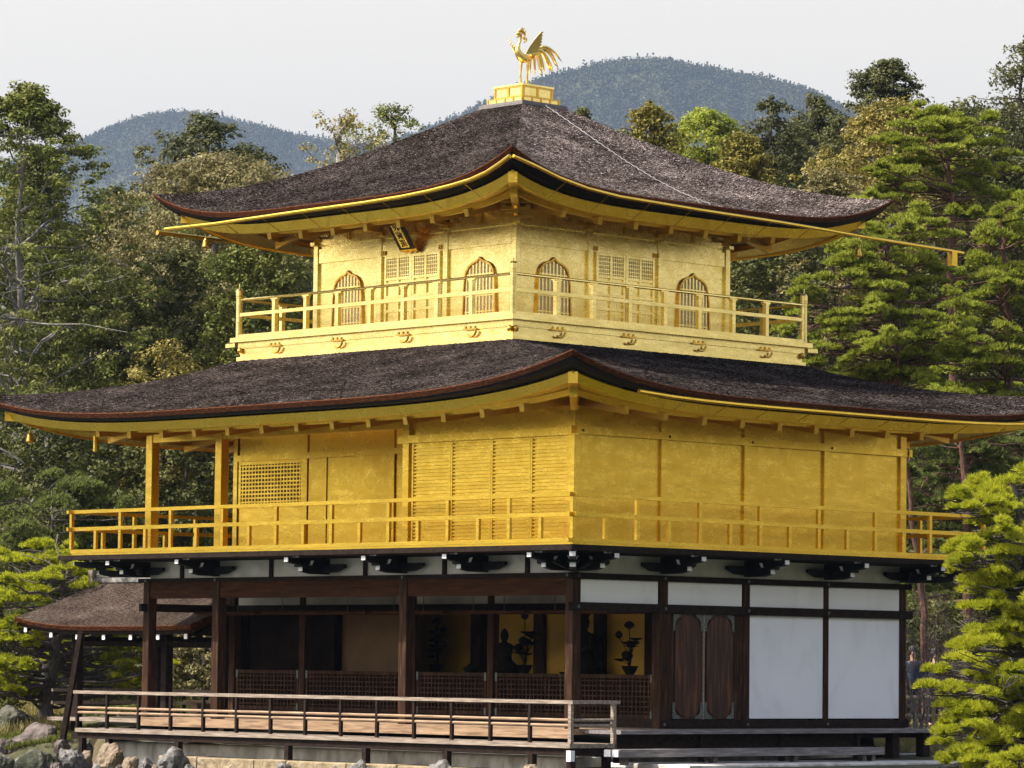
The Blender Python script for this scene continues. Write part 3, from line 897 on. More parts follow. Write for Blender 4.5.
# bracket arms that carry the second-storey deck, white painted ends
def bracket_src(ang, scale=1.0):
    b = MB()
    for L, z0, z1 in ((0.70, 2.68, 2.80), (1.04, 2.845, 2.965)):
        L *= scale
        poly = [(0, z0), (L - 0.22, z0), (L - 0.08, z0 + 0.025), (L, z0 + 0.05), (L, z1), (0, z1)]
        b.prism(poly, lambda a, c, d: (a, d, c), -0.055, 0.055)
    for x in (0.38 * scale, 0.68 * scale):
        b.box(x - 0.09, x + 0.09, -0.10, 0.10, 2.80, 2.845)
    for s_ in (-1, 1):
        poly = [(0, 2.70), (s_ * 0.4, 2.72), (s_ * 0.62, 2.80), (s_ * 0.62, 2.86), (0, 2.86)]
        if s_ < 0:
            poly = poly[::-1]
        b.prism(poly, lambda a, c, d: (d, a, c), 0.13, 0.22)
    ws = []
    for L, z0, z1 in ((0.70, 2.695, 2.80), (1.04, 2.86, 2.965)):
        L *= scale
        ws.append(MB().box(L, L + 0.012, -0.052, 0.052, z0 + 0.03, z1))
    for x, z in ((0.47 * scale, 2.86), (0.80 * scale, 2.985)):
        ws.append(MB().prism([(-0.05, 0), (0.05, 0), (0.10, 0.08), (0.075, 0.08), (0.035, 0.02), (-0.035, 0.02), (-0.075, 0.08), (-0.10, 0.08)], lambda a, c, d, x=x, z=z: (x + d, a, z - 0.02 + c), 0.0, 0.05))
    return b, ws
bb, ww = bracket_src(0)
def zero_mesh(name, mb, mat):
    me = bpy.data.meshes.new(name)
    me.from_pydata(mb.v, [], mb.f)
    me.validate()
    recalc(me)
    me.materials.append(mat)
    return me
br_me, br_we = zero_mesh('bracket', bb, MAT['lacquer']), [zero_mesh('white_end', q, MAT['white_paint']) for q in ww]
bd, wd = bracket_src(0, 1.42)
bd_me, bd_we = zero_mesh('corner_bracket', bd, MAT['lacquer']), [zero_mesh('white_end', q, MAT['white_paint']) for q in wd]
def put_bracket(x, y, rz, a, b, name='bracket'):
    o = inst(name, a, pav, (x, y, 0), rz)
    for q, me in enumerate(b):
        c = bpy.data.objects.new('white_end' if q < 2 else 'bearing_edge', me)
        col.objects.link(c)
        c.parent = o
for x in (0, -2.12, -4.24, -6.36, -9.54, -11.66):
    put_bracket(x, 0, -PI / 2, br_me, br_we)
    put_bracket(x, D, PI / 2, br_me, br_we)
for y in (0, 2.12, 4.24, 6.36, 8.48):
    put_bracket(0, y, 0, br_me, br_we)
    put_bracket(-W, y, PI, br_me, br_we)
for x, y, r in ((0, 0, -PI / 4), (0, D, PI / 4), (-W, 0, -3 * PI / 4), (-W, D, 3 * PI / 4)):
    put_bracket(x, y, r, bd_me, bd_we, 'corner_bracket')

# --- second storey
d2x0, d2x1, d2y0, d2y1 = -W - 1.09, 1.09, -1.09, D + 1.09
m = MB()
m.box(d2x0 - 0.04, d2x1 + 0.02, d2y0 - 0.02, d2y1 + 0.02, 2.995, 3.085)
m.box(d2x0 - 0.42, d2x0 - 0.041, d2y0 + 0.0, d2y0 + 0.14, 2.995, 3.085)
obj('deck_edge', m, MAT['dark_wood'], pav, label='dark edge board of the second storey deck')
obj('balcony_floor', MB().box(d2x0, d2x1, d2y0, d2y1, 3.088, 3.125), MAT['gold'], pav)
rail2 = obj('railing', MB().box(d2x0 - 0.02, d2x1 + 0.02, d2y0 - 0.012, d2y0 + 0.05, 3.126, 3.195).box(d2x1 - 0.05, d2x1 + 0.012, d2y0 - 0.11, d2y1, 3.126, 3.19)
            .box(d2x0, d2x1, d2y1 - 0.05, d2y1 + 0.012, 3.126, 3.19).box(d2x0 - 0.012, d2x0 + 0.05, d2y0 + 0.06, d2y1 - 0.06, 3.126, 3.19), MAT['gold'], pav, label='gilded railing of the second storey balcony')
ex = 0.11
for z0, z1 in ((3.885, 3.95), (3.55, 3.62)):
    dz = 0.003
    obj('rail', MB().box(d2x0 - ex, d2x1 + ex, d2y0 - 0.032, d2y0 + 0.032, z0 + dz, z1 + dz), MAT['gold'], rail2)
    obj('rail', MB().box(d2x1 - 0.032, d2x1 + 0.032, d2y0 - ex, d2y1 + ex, z0, z1), MAT['gold'], rail2)
    obj('rail', MB().box(d2x0 - ex, d2x1 + ex, d2y1 - 0.032, d2y1 + 0.032, z0 + dz, z1 + dz), MAT['gold'], rail2)
    obj('rail', MB().box(d2x0 - 0.032, d2x0 + 0.032, d2y0 - ex, d2y1 + ex, z0, z1), MAT['gold'], rail2)
def rail_posts(fn, u0, u1, n, d):
    for i in range(n + 1):
        u = u0 + (u1 - u0) * i / n
        if 0 < i < n or fn is None:
            m = MB()
            sbox(m, fn, u - 0.036, u + 0.036, d - 0.028, d + 0.028, 3.196, 3.549)
            sbox(m, fn, u - 0.036, u + 0.036, d - 0.028, d + 0.028, 3.626, 3.884)
            obj('post', m, MAT['gold'], rail2)
        if i < n:
            um = u + (u1 - u0) / n / 2
            obj('short_post', sbox(MB(), fn, um - 0.036, um + 0.036, d - 0.028, d + 0.028, 3.196, 3.549), MAT['gold'], rail2)
fA = lambda u, d, z: (u, -d, z)
rail_posts(fA, d2x0, d2x1, 9, 1.09)
rail_posts(lambda u, d, z: (d, u, z), d2y0, d2y1, 7, 1.09)
rail_posts(lambda u, d, z: (u, D + d, z), d2x0, d2x1, 9, 1.09)
rail_posts(lambda u, d, z: (-W - d, u, z), d2y0, d2y1, 7, 1.09)
for x in (d2x0, d2x1):
    for y in (d2y0, d2y1):
        m = MB()
        for z0, z1 in ((3.196, 3.549), (3.626, 3.884)):
            m.box(x - 0.034, x + 0.034, y - 0.034, y + 0.034, z0, z1)
        obj('post', m, MAT['gold'], rail2)

for x, y in [(0, 0), (0, 2.12), (0, 4.24), (0, 6.36), (0, 8.48), (-4.24, 0), (-9.54, 0), (-11.66, 0), (-11.66, 2.12), (-9.54, 2.12), (-7.02, 2.12), (-11.66, 4.24), (-11.66, 6.36), (-11.66, 8.48), (-9.54, 8.48), (-6.36, 8.48), (-4.24, 8.48), (-2.12, 8.48)]:
    w = 0.19 if y == 0 and x < -5 else (0.13 if y == 2.12 and x < 0 else 0.17)
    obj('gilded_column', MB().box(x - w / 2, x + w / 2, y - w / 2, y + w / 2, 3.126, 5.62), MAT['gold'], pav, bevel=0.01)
for y0 in (0, 2.12, 4.24, 6.36):
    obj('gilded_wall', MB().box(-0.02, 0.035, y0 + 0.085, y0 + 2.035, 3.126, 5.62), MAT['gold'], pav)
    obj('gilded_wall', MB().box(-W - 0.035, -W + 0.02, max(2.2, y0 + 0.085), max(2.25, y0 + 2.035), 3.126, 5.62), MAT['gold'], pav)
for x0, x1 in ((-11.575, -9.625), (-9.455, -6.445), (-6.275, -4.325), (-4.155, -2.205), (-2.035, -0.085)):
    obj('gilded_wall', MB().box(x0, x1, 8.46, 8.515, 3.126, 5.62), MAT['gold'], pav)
# string courses
def course(x0, x1, y0, y1, z0, z1):
    obj('gilded_beam', MB().box(x0, x1, y0, y1, z0, z1), MAT['gold'], pav)
course(-4.42, 0.21, -0.125, -0.087, 5.0, 5.135)
course(0.087, 0.127, -0.21, 8.68, 5.02, 5.155)
course(-11.83, 0.15, 8.567, 8.6, 5.02, 5.155)
course(-11.57, -9.64, -0.08, 0.08, 5.27, 5.46)
course(-9.44, -4.33, -0.08, 0.08, 5.27, 5.46)
course(-11.59, -4.3, 2.02, 2.06, 5.0, 5.12)
for y in (0, 2.12, 4.24, 6.36, 8.48):
    obj('nail_cover', MB().box(0.1271, 0.135, y + 0.06, y + 0.1, 5.06, 5.10), MAT['bronze'], pav)
# slatted shutters on the front
obj('gilded_wall', MB().box(-4.155, -0.085, -0.0, 0.03, 5.135, 5.62), MAT['gold'], pav)
obj('gilded_wall', MB().box(-4.154, -4.101, -0.03, 0.03, 3.126, 5.0), MAT['gold'], pav)
shut_x = [-4.10, -3.07, -2.03, -1.03, -0.09]
for a_, b__ in zip(shut_x[:-1], shut_x[1:]):
    m = MB().box(a_ + 0.003, b__ - 0.003, -0.02, 0.03, 3.126, 4.998)
    m.box(a_ + 0.003, a_ + 0.045, -0.055, -0.021, 3.126, 4.998)
    m.box(b__ - 0.045, b__ - 0.003, -0.055, -0.021, 3.126, 4.998)
    pn = obj('shutter', m, MAT['gold'], pav, label='gilded shutter of fine horizontal slats')
    m = MB()
    k = 30
    for i in range(k):
        z = 3.15 + (4.98 - 3.15) * i / (k - 1)
        m.box(a_ + 0.046, b__ - 0.046, -0.047, -0.0205, z - 0.016, z + 0.016)
    obj('slats', m, MAT['gold'], pn)
obj('gilded_wall', MB().box(-4.27, -4.21, 0.09, 2.03, 3.126, 5.62), MAT['gold'], pav)
# recessed wall
obj('gilded_wall', MB().box(-11.57, -9.6, 2.09, 2.15, 3.126, 4.08), MAT['gold'], pav)
obj('gilded_wall', MB().box(-11.57, -4.3, 2.09, 2.15, 5.12, 5.5), MAT['gold'], pav)
m = MB()
for (a_, b__, z0, z1) in ((-11.57, -9.6, 4.08, 4.16), (-11.57, -9.6, 4.93, 5.0), (-11.57, -11.50, 4.161, 4.929), (-9.67, -9.6, 4.161, 4.929)):
    sbox(m, fS2, a_, b__, -0.02, 0.05, z0, z1)
pn = obj('gilded_lattice', m, MAT['gold'], pav)
obj('lattice_bars', lattice(MB(), fS2, -11.5, -9.67, 4.161, 4.929, 19, 10, 0.02, 0.03, 0.02), MAT['gold'], pn)
obj('backing_board', MB().box(-11.5, -9.67, 2.125, 2.15, 4.161, 4.929), MAT['tan_board'], pn)
obj('gilded_wall', MB().box(-11.6, -4.3, 2.152, 2.17, 3.126, 5.5), MAT['gold'], pav)
obj('gilded_wall', MB().box(-4.24, -0.03, 0.036, 0.055, 3.126, 5.62), MAT['gold'], pav)
for a_, b__ in ((-9.455, -8.93), (-8.92, -8.03), (-8.02, -7.10), (-6.94, -6.5), (-6.49, -4.3)):
    obj('gilded_door' if -9 < a_ < -7.5 else 'gilded_wall', MB().box(a_, b__, 2.08 + 0.02 * (int(a_ * 10) % 2), 2.14, 3.126, 5.0), MAT['gold'], pav)
obj('balcony_ceiling', MB().box(-11.6, -4.3, 0.09, 2.05, 5.47, 5.52), MAT['gold'], pav)

# --- roofs
class Roof:
    def __init__(s, ax, ay, bx, by, zh, zmid, lift, p):
        s.ax, s.ay, s.bx, s.by, s.zh, s.zmid, s.lift, s.p = ax, ay, bx, by, zh, zmid, lift, p
    def half(s, k, t):
        x, y = s.ax + (s.bx - s.ax) * t, s.ay + (s.by - s.ay) * t
        return (x, y) if k in (0, 2) else (y, x)
    def top(s, k, sv, t, dz=0.0):
        hu, hd = s.half(k, t)
        z = s.zh(t) - s.lift * max(0, t) ** 2.5 * (1 - abs(sv) ** s.p)
        return side(k)(sv * hu, hd, z + dz)
    def under(s, k, sv, inset, dz, lf):
        """a point below the eave: inset inwards from the eave edge, dz from its mid height, lf of the corner lift"""
        hu, hd = (s.bx - inset, s.by - inset) if k in (0, 2) else (s.by - inset, s.bx - inset)
        return side(k)(sv * hu, hd, s.zmid + dz + lf * s.lift * abs(sv) ** s.p)
    def board(s, prof, nseg=48):
        """closed strip round all four eaves; prof = list of (inset, dz, lift share)"""
        m = MB()
        for k in range(4):
            rows = []
            for i in range(nseg + 1):
                sv = math.sin((-1 + 2 * i / nseg) * PI / 2) * 0.35 + (-1 + 2 * i / nseg) * 0.65
                rows.append([s.under(k, sv, *q) for q in prof])
            m.grid(rows)
        return m

h3 = np.array([.6, 1.0, 1.55, 2.1, 2.65, 3.17, 3.7, 4.3, 4.8, 5.02])
z3 = np.array([11.64, 11.45, 11.10, 10.81, 10.56, 10.34, 10.16, 10.03, 9.985, 9.99])
c3 = np.polyfit((h3 - .6) / 4.4, z3, 4)
c2 = np.polyfit([0, .065, .13, .26, .41, .54, .69, .83, 1], [6.82, 6.71, 6.61, 6.48, 6.365, 6.28, 6.205, 6.165, 6.175], 3)
roof3 = Roof(.6, .6, 5.0, 5.0, lambda t: float(np.polyval(c3, t)), 9.395, .59, 4.3)
roof2 = Roof(3.79, 3.79, 5.83 + 2.45, 4.24 + 2.45, lambda t: float(np.polyval(c2, t)), 5.615, .56, 4.3)

def build_roof(rf, label, ns, nt, tone):
    base = wt(pav)
    V, F, UV, TONE = [], [], [], []
    r_ = np.random.default_rng(5)
    for k in range(4):
        off = len(V)
        hu0 = rf.half(k, 1)[0]
        ln = math.hypot(rf.bx - rf.ax, rf.zh(0) - rf.zmid)
        for j in range(nt + 1):
            t = j / nt
            for i in range(ns + 1):
                sv = -1 + 2 * i / ns
                p_ = rf.top(k, sv, t)
                jit = r_.normal() * 0.006 if (0 < i < ns and 0 < j < nt) else 0
                V.append((p_[0] - base.x, p_[1] - base.y, p_[2] + jit - base.z))
                UV.append((sv * rf.half(k, t)[0] + k * 37.0, t * ln))
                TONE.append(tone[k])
        for j in range(nt):
            for i in range(ns):
                a = off + j * (ns + 1) + i
                F.append((a, a + ns + 1, a + ns + 2, a + 1))
    # lifted butts and slivers of bark that roughen the surface
    bv = np.array(base)
    for k in range(4):
        hu1, hd1 = rf.half(k, 1)
        for _ in range(int(420 * hu1 * 2)):
            t = math.sqrt(r_.uniform(0.0004, .985))
            sv = r_.uniform(-.985, .985)
            w, l = r_.uniform(.03, .11), r_.uniform(.010, .024)
            p0 = np.array(rf.top(k, sv, t)) - bv
            e = np.array(rf.top(k, min(1, sv + .01), t)) - bv - p0
            d_ = np.array(rf.top(k, sv, min(1, t + .01))) - bv - p0
            e /= np.linalg.norm(e)
            d_ /= np.linalg.norm(d_)
            nn = np.cross(e, d_)
            nn = nn if nn[2] > 0 else -nn
            lift = r_.uniform(.0025, .007)
            sk = r_.uniform(-.35, .35)
            a = len(V)
            V += [tuple(p0 - e * w / 2 + nn * .002), tuple(p0 + e * w / 2 + nn * .002), tuple(p0 + e * (w / 2) + d_ * (l + sk * w / 2) + nn * lift), tuple(p0 - e * (w / 2) + d_ * (l - sk * w / 2) + nn * lift)]
            u0, v0 = r_.uniform(0, 60), r_.uniform(0, 20)
            UV += [(u0, v0), (u0 + w, v0), (u0 + w, v0 + l), (u0, v0 + l)]
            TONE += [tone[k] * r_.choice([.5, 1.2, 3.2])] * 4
            F.append((a, a + 1, a + 2, a + 3))
    me = bpy.data.meshes.new('roof')
    me.from_pydata(V, [], F)
    uvl = me.uv_layers.new(name='UVMap')
    li = np.empty(len(me.loops), np.int32)
    me.loops.foreach_get('vertex_index', li)
    uvl.data.foreach_set('uv', np.array(UV, np.float32)[li].ravel())
    ta = me.attributes.new('slope_tone', 'FLOAT', 'POINT')
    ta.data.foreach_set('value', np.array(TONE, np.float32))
    finish(me, True)
    me.materials.append(MAT['shingle'])
    o = bpy.data.objects.new('roof', me)
    col.objects.link(o)
    o.parent = pav
    o['label'] = label
    return o
def eaves(rf, ro, f_in, f0, f1, kio_in, kio0, wall_in, wall_dz):
    obj('bark_edge', rf.board([(0.0, 0.012, 1), (-0.012, -0.005, 1), (0.03, -0.085, 1), (0.09, -0.09, 1)]), MAT['red_edge'], ro, smooth=False)
    obj('lacquered_edge', rf.board([(0.055, -0.088, 1), (0.075, -0.13, 1.0), (0.16, f0 + 0.02, 0.86), (f_in + 0.03, f0 + 0.03, 0.72)]), MAT['lacquer'], ro)
    obj('fascia', rf.board([(f_in + 0.06, f0 + 0.02, .72), (f_in, f0, .72), (f_in + 0.065, f1, .72), (f_in + 0.115, f1 - 0.005, .72), (f_in + 0.13, f1 + 0.03, .72)]), MAT['gold'], ro)
    obj('soffit', rf.board([(f_in + 0.10, f1 + 0.025, .72), (kio_in, kio0 + 0.09, .5), (wall_in, wall_dz, .12), (wall_in + 0.3, wall_dz + 0.02, .12)]), MAT['gold'], ro)
    obj('eave_beam', rf.board([(kio_in + 0.08, kio0 + 0.10, .45), (kio_in, kio0 + 0.10, .45), (kio_in + 0.01, kio0, .45), (kio_in + 0.09, kio0, .45)]), MAT['gold'], ro)
    # big rafters, one every half bay
    for k in range(4):
        hu = (rf.bx if k in (0, 2) else rf.by)
        n = int(round((hu - wall_in) * 2 / 0.97))
        for i in range(n + 1):
            u = -(hu - wall_in) + (hu - wall_in) * 2 * i / n
            a = rf.under(k, u / (hu - kio_in), kio_in - 0.07, kio0 - 0.005, .45)
            b = rf.under(k, u / (hu - wall_in), wall_in + 0.02, wall_dz - 0.03, .12)
            fn = side(k)
            a = fn(u, (rf.by if k in (0, 2) else rf.bx) - kio_in + 0.07, a[2] - 0.045)
            b = fn(u, (rf.by if k in (0, 2) else rf.bx) - wall_in - 0.02, b[2] - 0.045)
            obj('rafter', MB().bar(a, b, 0.11, 0.135), MAT['gold_trim'], ro)
    # hip rafters and their diagonal braces
    for sx, sy in ((1, -1), (1, 1), (-1, -1), (-1, 1)):
        tip = rf.under(0, 1, f_in - 0.03, f1 + 0.04, .74)
        a = (CX + sx * (rf.bx - f_in - 0.02), CY + sy * (rf.by - f_in - 0.02), tip[2])
        b = (CX + sx * (rf.bx - wall_in), CY + sy * (rf.by - wall_in), rf.zmid + wall_dz + 0.06)
        m = MB().bar(a, b, 0.16, 0.19)
        a2 = tuple(np.array(a) * 0.72 + np.array(b) * 0.28 - np.array((0, 0, .16)))
        b2 = tuple(np.array(b) - np.array((0, 0, .16)))
        m.bar(a2, b2, 0.13, 0.14)
        obj('hip_rafter', m, MAT['gold'], ro)

ro2 = build_roof(roof2, 'broad dark bark-shingled roof over the second storey', 150, 40, (.74, .74, .74, .74))
eaves(roof2, ro2, .40, -.145, -.30, 1.22, -.285, 2.40, -.02)
ro3 = build_roof(roof3, 'pyramid bark-shingled roof over the third storey with upturned corners', 120, 60, (.68, 2.2, 2.2, .75))   # raking light painted in: east and north slopes paler, south and west darker
eaves(roof3, ro3, .37, -.185, -.36, 1.10, -.31, 2.26, .04)

def trough(pts, r=0.045):
    return MB().tube(pts, r, 8)
def hangers(m, pts, rf_in):
    return m
g3s = [(-10.33, 9.25), (-8.88, 9.235), (-6.36, 9.27), (-4.59, 9.285), (-3.6, 9.31), (-2.88, 9.35), (-2.3, 9.40), (-1.8, 9.46), (-1.4, 9.55), (-1.05, 9.68), (-0.80, 9.79)]
obj('gutter', trough([(x, -0.84, z) for x, z in g3s], 0.040), MAT['gold'], ro3)
g3e = [(-0.80, 9.79), (-0.35, 9.69), (0.31, 9.52), (1.0, 9.40), (1.79, 9.33), (3.83, 9.28), (5.95, 9.25), (7.25, 9.22), (8.46, 9.18), (10.88, 9.13), (11.2, 9.12)]
gut = obj('gutter', trough([(-0.76, y, z) for y, z in g3e], 0.031), MAT['gold'], ro3, label='long gilded gutter pipe reaching past the eave')
obj('spout', MB().box(-0.82, -0.70, 10.80, 10.95, 8.84, 9.13), MAT['gold'], ro3)
obj('gutter', trough([(-10.88, y, 9.25 - 0.012 * y) for y in np.linspace(-0.6, 9, 6)], 0.045), MAT['gold'], ro3)
m = MB()
for x, z in ((-9.6, 9.24), (-8.5, 9.24), (-7.4, 9.25), (-6.3, 9.27), (-5.2, 9.28), (-4.1, 9.3), (-3.0, 9.34), (-1.95, 9.44)):
    obj('gutter_strap', MB().bar((x, -0.86, z - 0.03), (x + 0.02, -0.37, z - 0.27), 0.010, 0.010), MAT['gold_trim'], ro3)
for y, z in ((0.45, 9.49), (1.5, 9.35), (2.55, 9.31), (3.6, 9.28), (4.65, 9.27), (5.7, 9.25), (6.75, 9.23), (7.8, 9.2)):
    obj('gutter_strap', MB().bar((-0.74, y, z - 0.03), (-1.21, y + 0.02, z - 0.27), 0.010, 0.010), MAT['gold_trim'], ro3)
g2e = [(y, 5.615 + 0.56 * (abs(y - CY) / 6.69) ** 4.3 * 0.5 - 0.115) for y in np.linspace(-0.9, 9.3, 14)]
obj('gutter', trough([(2.42, y, z) for y, z in g2e], 0.04), MAT['gold'], ro2)
m = MB()
for y in np.arange(0.2, 9.2, 1.05):
    obj('gutter_strap', MB().bar((2.42, y, 5.47), (2.06, y + 0.02, 5.33), 0.010, 0.010), MAT['gold_trim'], ro2)
obj('spout', MB().tube([(-11.9, -1.2, 5.36), (-11.9, -1.2, 5.06)], 0.05, 8), MAT['gold'], ro2)
pts = []
for i in range(70):
    t = i / 69
    p_ = roof3.top(1, 0.0, t * 0.99, 0.03)
    pts.append((p_[0], p_[1] + 0.012 * math.sin(i * 2.6), p_[2] + 0.01 * math.cos(i * 2.6)))
obj('lightning_cable', MB().tube(pts, 0.0065, 6), MAT['cable'], ro3, label='pale twisted cable running down the east roof slope')

# --- third storey
H3, P3 = 2.745, 3.80
m = MB()
for k in range(4):
    fn = side(k)
    if k:
        continue
    for d, z0, z1 in ((P3 + 0.03, 6.60, 6.86), (P3 - 0.02, 6.86, 7.02), (P3 + 0.01, 7.02, 7.135)):
        m.box(CX - d, CX + d, CY - d, CY + d, z0, z1)
pod = obj('podium', m, MAT['gold_pale'], pav, label='pale gold podium under the third storey')
m = MB()
m.box(CX - P3 - 0.12, CX + P3 + 0.12, CY - P3 - 0.12, CY + P3 + 0.12, 7.137, 7.225)
m.box(CX - P3 - 0.40, CX - P3 - 0.121, CY - P3 + 0.0, CY - P3 + 0.16, 7.06, 7.134)
m.box(CX + P3 - 0.16, CX + P3, CY + P3 + 0.121, CY + P3 + 0.40, 7.06, 7.134)
obj('balcony_floor', m, MAT['gold_pale'], pav)
for k in range(4):
    fn = side(k)
    for u in (-2.69, -0.9, 0.93, 2.73):
        m = sbox(MB(), fn, u - 0.19, u + 0.16, P3 + 0.011, P3 + 0.035, 7.008, 7.038)
        for q in (-0.14, -0.02, 0.10):
            sbox(m, fn, u + q - 0.017, u + q + 0.017, P3 + 0.011, P3 + 0.030, 7.0385, 7.08)
        arc = [fn(u + 0.02 + 0.13 * math.cos(t), P3 + 0.035, 7.0 + 0.11 * math.sin(t)) for t in np.linspace(-0.1, -PI * 0.72, 8)]
        m.tube(arc, 0.022, 6)
        obj('gilded_fitting', m, MAT['gold_trim'], pod)
    for u in (-P3 + 0.06, P3 - 0.06):
        obj('corner_boss', MB().lathe([(0.01, -0.06), (0.04, -0.045), (0.05, 0), (0.035, 0.04), (0.01, 0.06)], fn(u, P3 + 0.02, 6.98), 10), MAT['gold_trim'], pod)
m = MB()
for k in range(4):
    sbox(m, side(k), -P3 + 0.04, P3 - 0.04, P3 - 0.04, P3 + 0.04, 7.226, 7.285)
rail3 = obj('railing', m, MAT['gold_pale'], pav, label='pale gold railing of the third storey balcony')
for k in range(4):
    fn = side(k)
    obj('rail', MB().tube([fn(-P3, P3, 7.95), fn(P3, P3, 7.95)], 0.027, 8), MAT['gold_pale'], rail3)
    obj('rail', sbox(MB(), fn, -P3, P3, P3 - 0.03, P3 + 0.03, 7.635, 7.70), MAT['gold_pale'], rail3)
    for i in range(7):
        u = (i - 3) * 0.912
        m = MB()
        sbox(m, fn, u - 0.042, u + 0.042, P3 - 0.042, P3 + 0.042, 7.286, 7.634)
        sbox(m, fn, u - 0.042, u + 0.042, P3 - 0.042, P3 + 0.042, 7.70, 7.86)
        sbox(m, fn, u - 0.05, u + 0.05, P3 - 0.05, P3 + 0.05, 7.862, 7.905)
        sbox(m, fn, u - 0.10, u + 0.10, P3 - 0.035, P3 + 0.035, 7.905, 7.93)
        obj('post', m, MAT['gold_pale'], rail3)
for sx in (-1, 1):
    for sy in (-1, 1):
        c_ = (CX + sx * P3, CY + sy * P3, 0)
        obj('corner_post', MB().lathe([(0.062, 7.226), (0.062, 7.98), (0.068, 7.985), (0.068, 8.02), (0.060, 8.025), (0.070, 8.03), (0.068, 8.13), (0.050, 8.16), (0.012, 8.175), (0.014, 8.22), (0.003, 8.28)], c_, 14), MAT['gold_pale'], rail3)
col_u = [-2.745, -0.915, 0.915, 2.745]
for k in range(4):
    fn = side(k)
    for u in col_u[:3]:
        obj('gilded_column', sbox(MB(), fn, u - 0.065, u + 0.065, H3 - 0.065, H3 + 0.065, 7.226, 9.0), MAT['gold_pale'], pav, bevel=0.012)
    for a_, b__ in zip(col_u[:-1], col_u[1:]):
        obj('gilded_wall', sbox(MB(), fn, a_ + 0.066, b__ - 0.066, H3 - 0.03, H3 + 0.012, 7.226, 9.55), MAT['gold_pale'], pav)
        obj('gilded_beam', sbox(MB(), fn, a_ + 0.066, b__ - 0.066, H3 + 0.0125, H3 + 0.045, 8.66, 8.93), MAT['gold_pale'], pav)
    obj('gilded_beam', sbox(MB(), fn, -2.9, 2.9, H3 - 0.06, H3 + 0.06 - 0.002 * (k % 2), 9.0 + 0.002 * (k % 2), 9.055), MAT['gold_pale'], pav)
    # cusped windows
    for u in (-1.83, 1.83):
        prof = [(.425, 7.227), (.41, 7.6), (.395, 7.95), (.38, 8.09), (.34, 8.21), (.27, 8.295), (.18, 8.345), (.09, 8.37), (.03, 8.395), (0, 8.43)]
        out = [(q + .026 + (.018 if z < 7.5 else 0), z + (.028 if q < .36 else 0.01)) for q, z in prof[:-1]] + [(0, 8.475)]
        inn = prof
        full = lambda L: [(u + q, z) for q, z in L] + [(u - q, z) for q, z in L[-2::-1]]
        g = lambda a, b, d, fn=fn: fn(a, d, b)
        wi = obj('cusped_window', MB().ring(full(out), full(inn), g, H3 + 0.013, H3 + 0.06), MAT['gold_trim'], pav)
        obj('paper', MB().prism(full([(q * .995, z - .003) for q, z in inn]), g, H3 + 0.013, H3 + 0.018), MAT['paper'], wi)
        m = MB()
        for i in range(9):
            q = -.36 + .09 * i
            zt = float(np.interp(abs(q), [x for x, z in inn[::-1]], [z for x, z in inn[::-1]]))
            sbox(m, fn, u + q - .017, u + q + .017, H3 + .019, H3 + .036, 7.227, zt - .01)
        for z in (7.42, 7.47, 7.76, 7.81, 8.10, 8.15):
            hw = float(np.interp(z, [b for a, b in inn], [a for a, b in inn]))
            sbox(m, fn, u - hw, u + hw, H3 + .022, H3 + .040, z - .013, z + .013)
        obj('window_lattice', m, MAT['gold_pale'], wi)
    # panelled doors
    for s_ in (-1, 1):
        u0, u1 = (-.765, -.004) if s_ < 0 else (.004, .765)
        dr = obj('panelled_door', sbox(MB(), fn, u0, u1, H3 + .013, H3 + .030, 7.227, 8.655), MAT['gold_pale'], pav)
        m = MB()
        um = (u0 + u1) / 2
        for a_, b__ in ((u0, u0 + .055), (um - .022, um + .022), (u1 - .055, u1)):
            sbox(m, fn, a_, b__, H3 + .0305, H3 + .060, 7.227, 8.655)
        for z in (7.25, 7.62, 7.88, 8.13, 8.22, 8.63):
            sbox(m, fn, u0 + .002, u1 - .002, H3 + .0305, H3 + .057, z - .025, z + .025)
        obj('door_frame', m, MAT['gold_pale'], dr)
        m, m2 = MB(), MB()
        for a_, b__ in ((u0 + .056, um - .023), (um + .023, u1 - .056)):
            sbox(m2, fn, a_, b__, H3 + .0305, H3 + .033, 8.246, 8.604)
            lattice(m, fn, a_, b__, 8.246, 8.604, 6, 5, H3 + .034, .016, .012)
        obj('paper', m2, MAT['paper'], dr)
        obj('door_lattice', m, MAT['gold_pale'], dr)
    for u in (-.80, .80):
        m = MB()
        for q in (-.05, 0, .05):
            sbox(m, fn, u + q - .012, u + q + .012, H3 + .046, H3 + .075, 8.68, 8.76)
        obj('door_pivot', m, MAT['gold_trim'], pav)
# bracket complexes
b = MB()
b.box(-.09, .09, -.09, .09, 9.055, 9.12)
for lev, (L, wdt, z0) in enumerate(((.42, .60, 9.12), (.72, .80, 9.215), (.98, .96, 9.31))):
    b.prism([(0, z0), (L - .12, z0), (L, z0 + .035), (L, z0 + .055), (0, z0 + .055)], lambda a, c, d: (a, d, c), -.035, .035)
    b.box(-.035, .035, -wdt / 2, wdt / 2, z0 + .002, z0 + .052)
    for q in (-wdt / 2 + .05, wdt / 2 - .05):
        b.box(-.05, .05, q - .05, q + .05, z0 + .055, z0 + .093)
    b.box(L - .12, L - .01, -.055, .055, z0 + .056, z0 + .094)
    if lev:
        b.box(L - .35, L - .27, -.26, .26, z0 + .001, z0 + .05)
        for q in (-.22, .22):
            b.box(L - .36, L - .26, q - .045, q + .045, z0 + .052, z0 + .09)
cl_me = zero_mesh('bracket_cluster', b, MAT['gold_trim'])
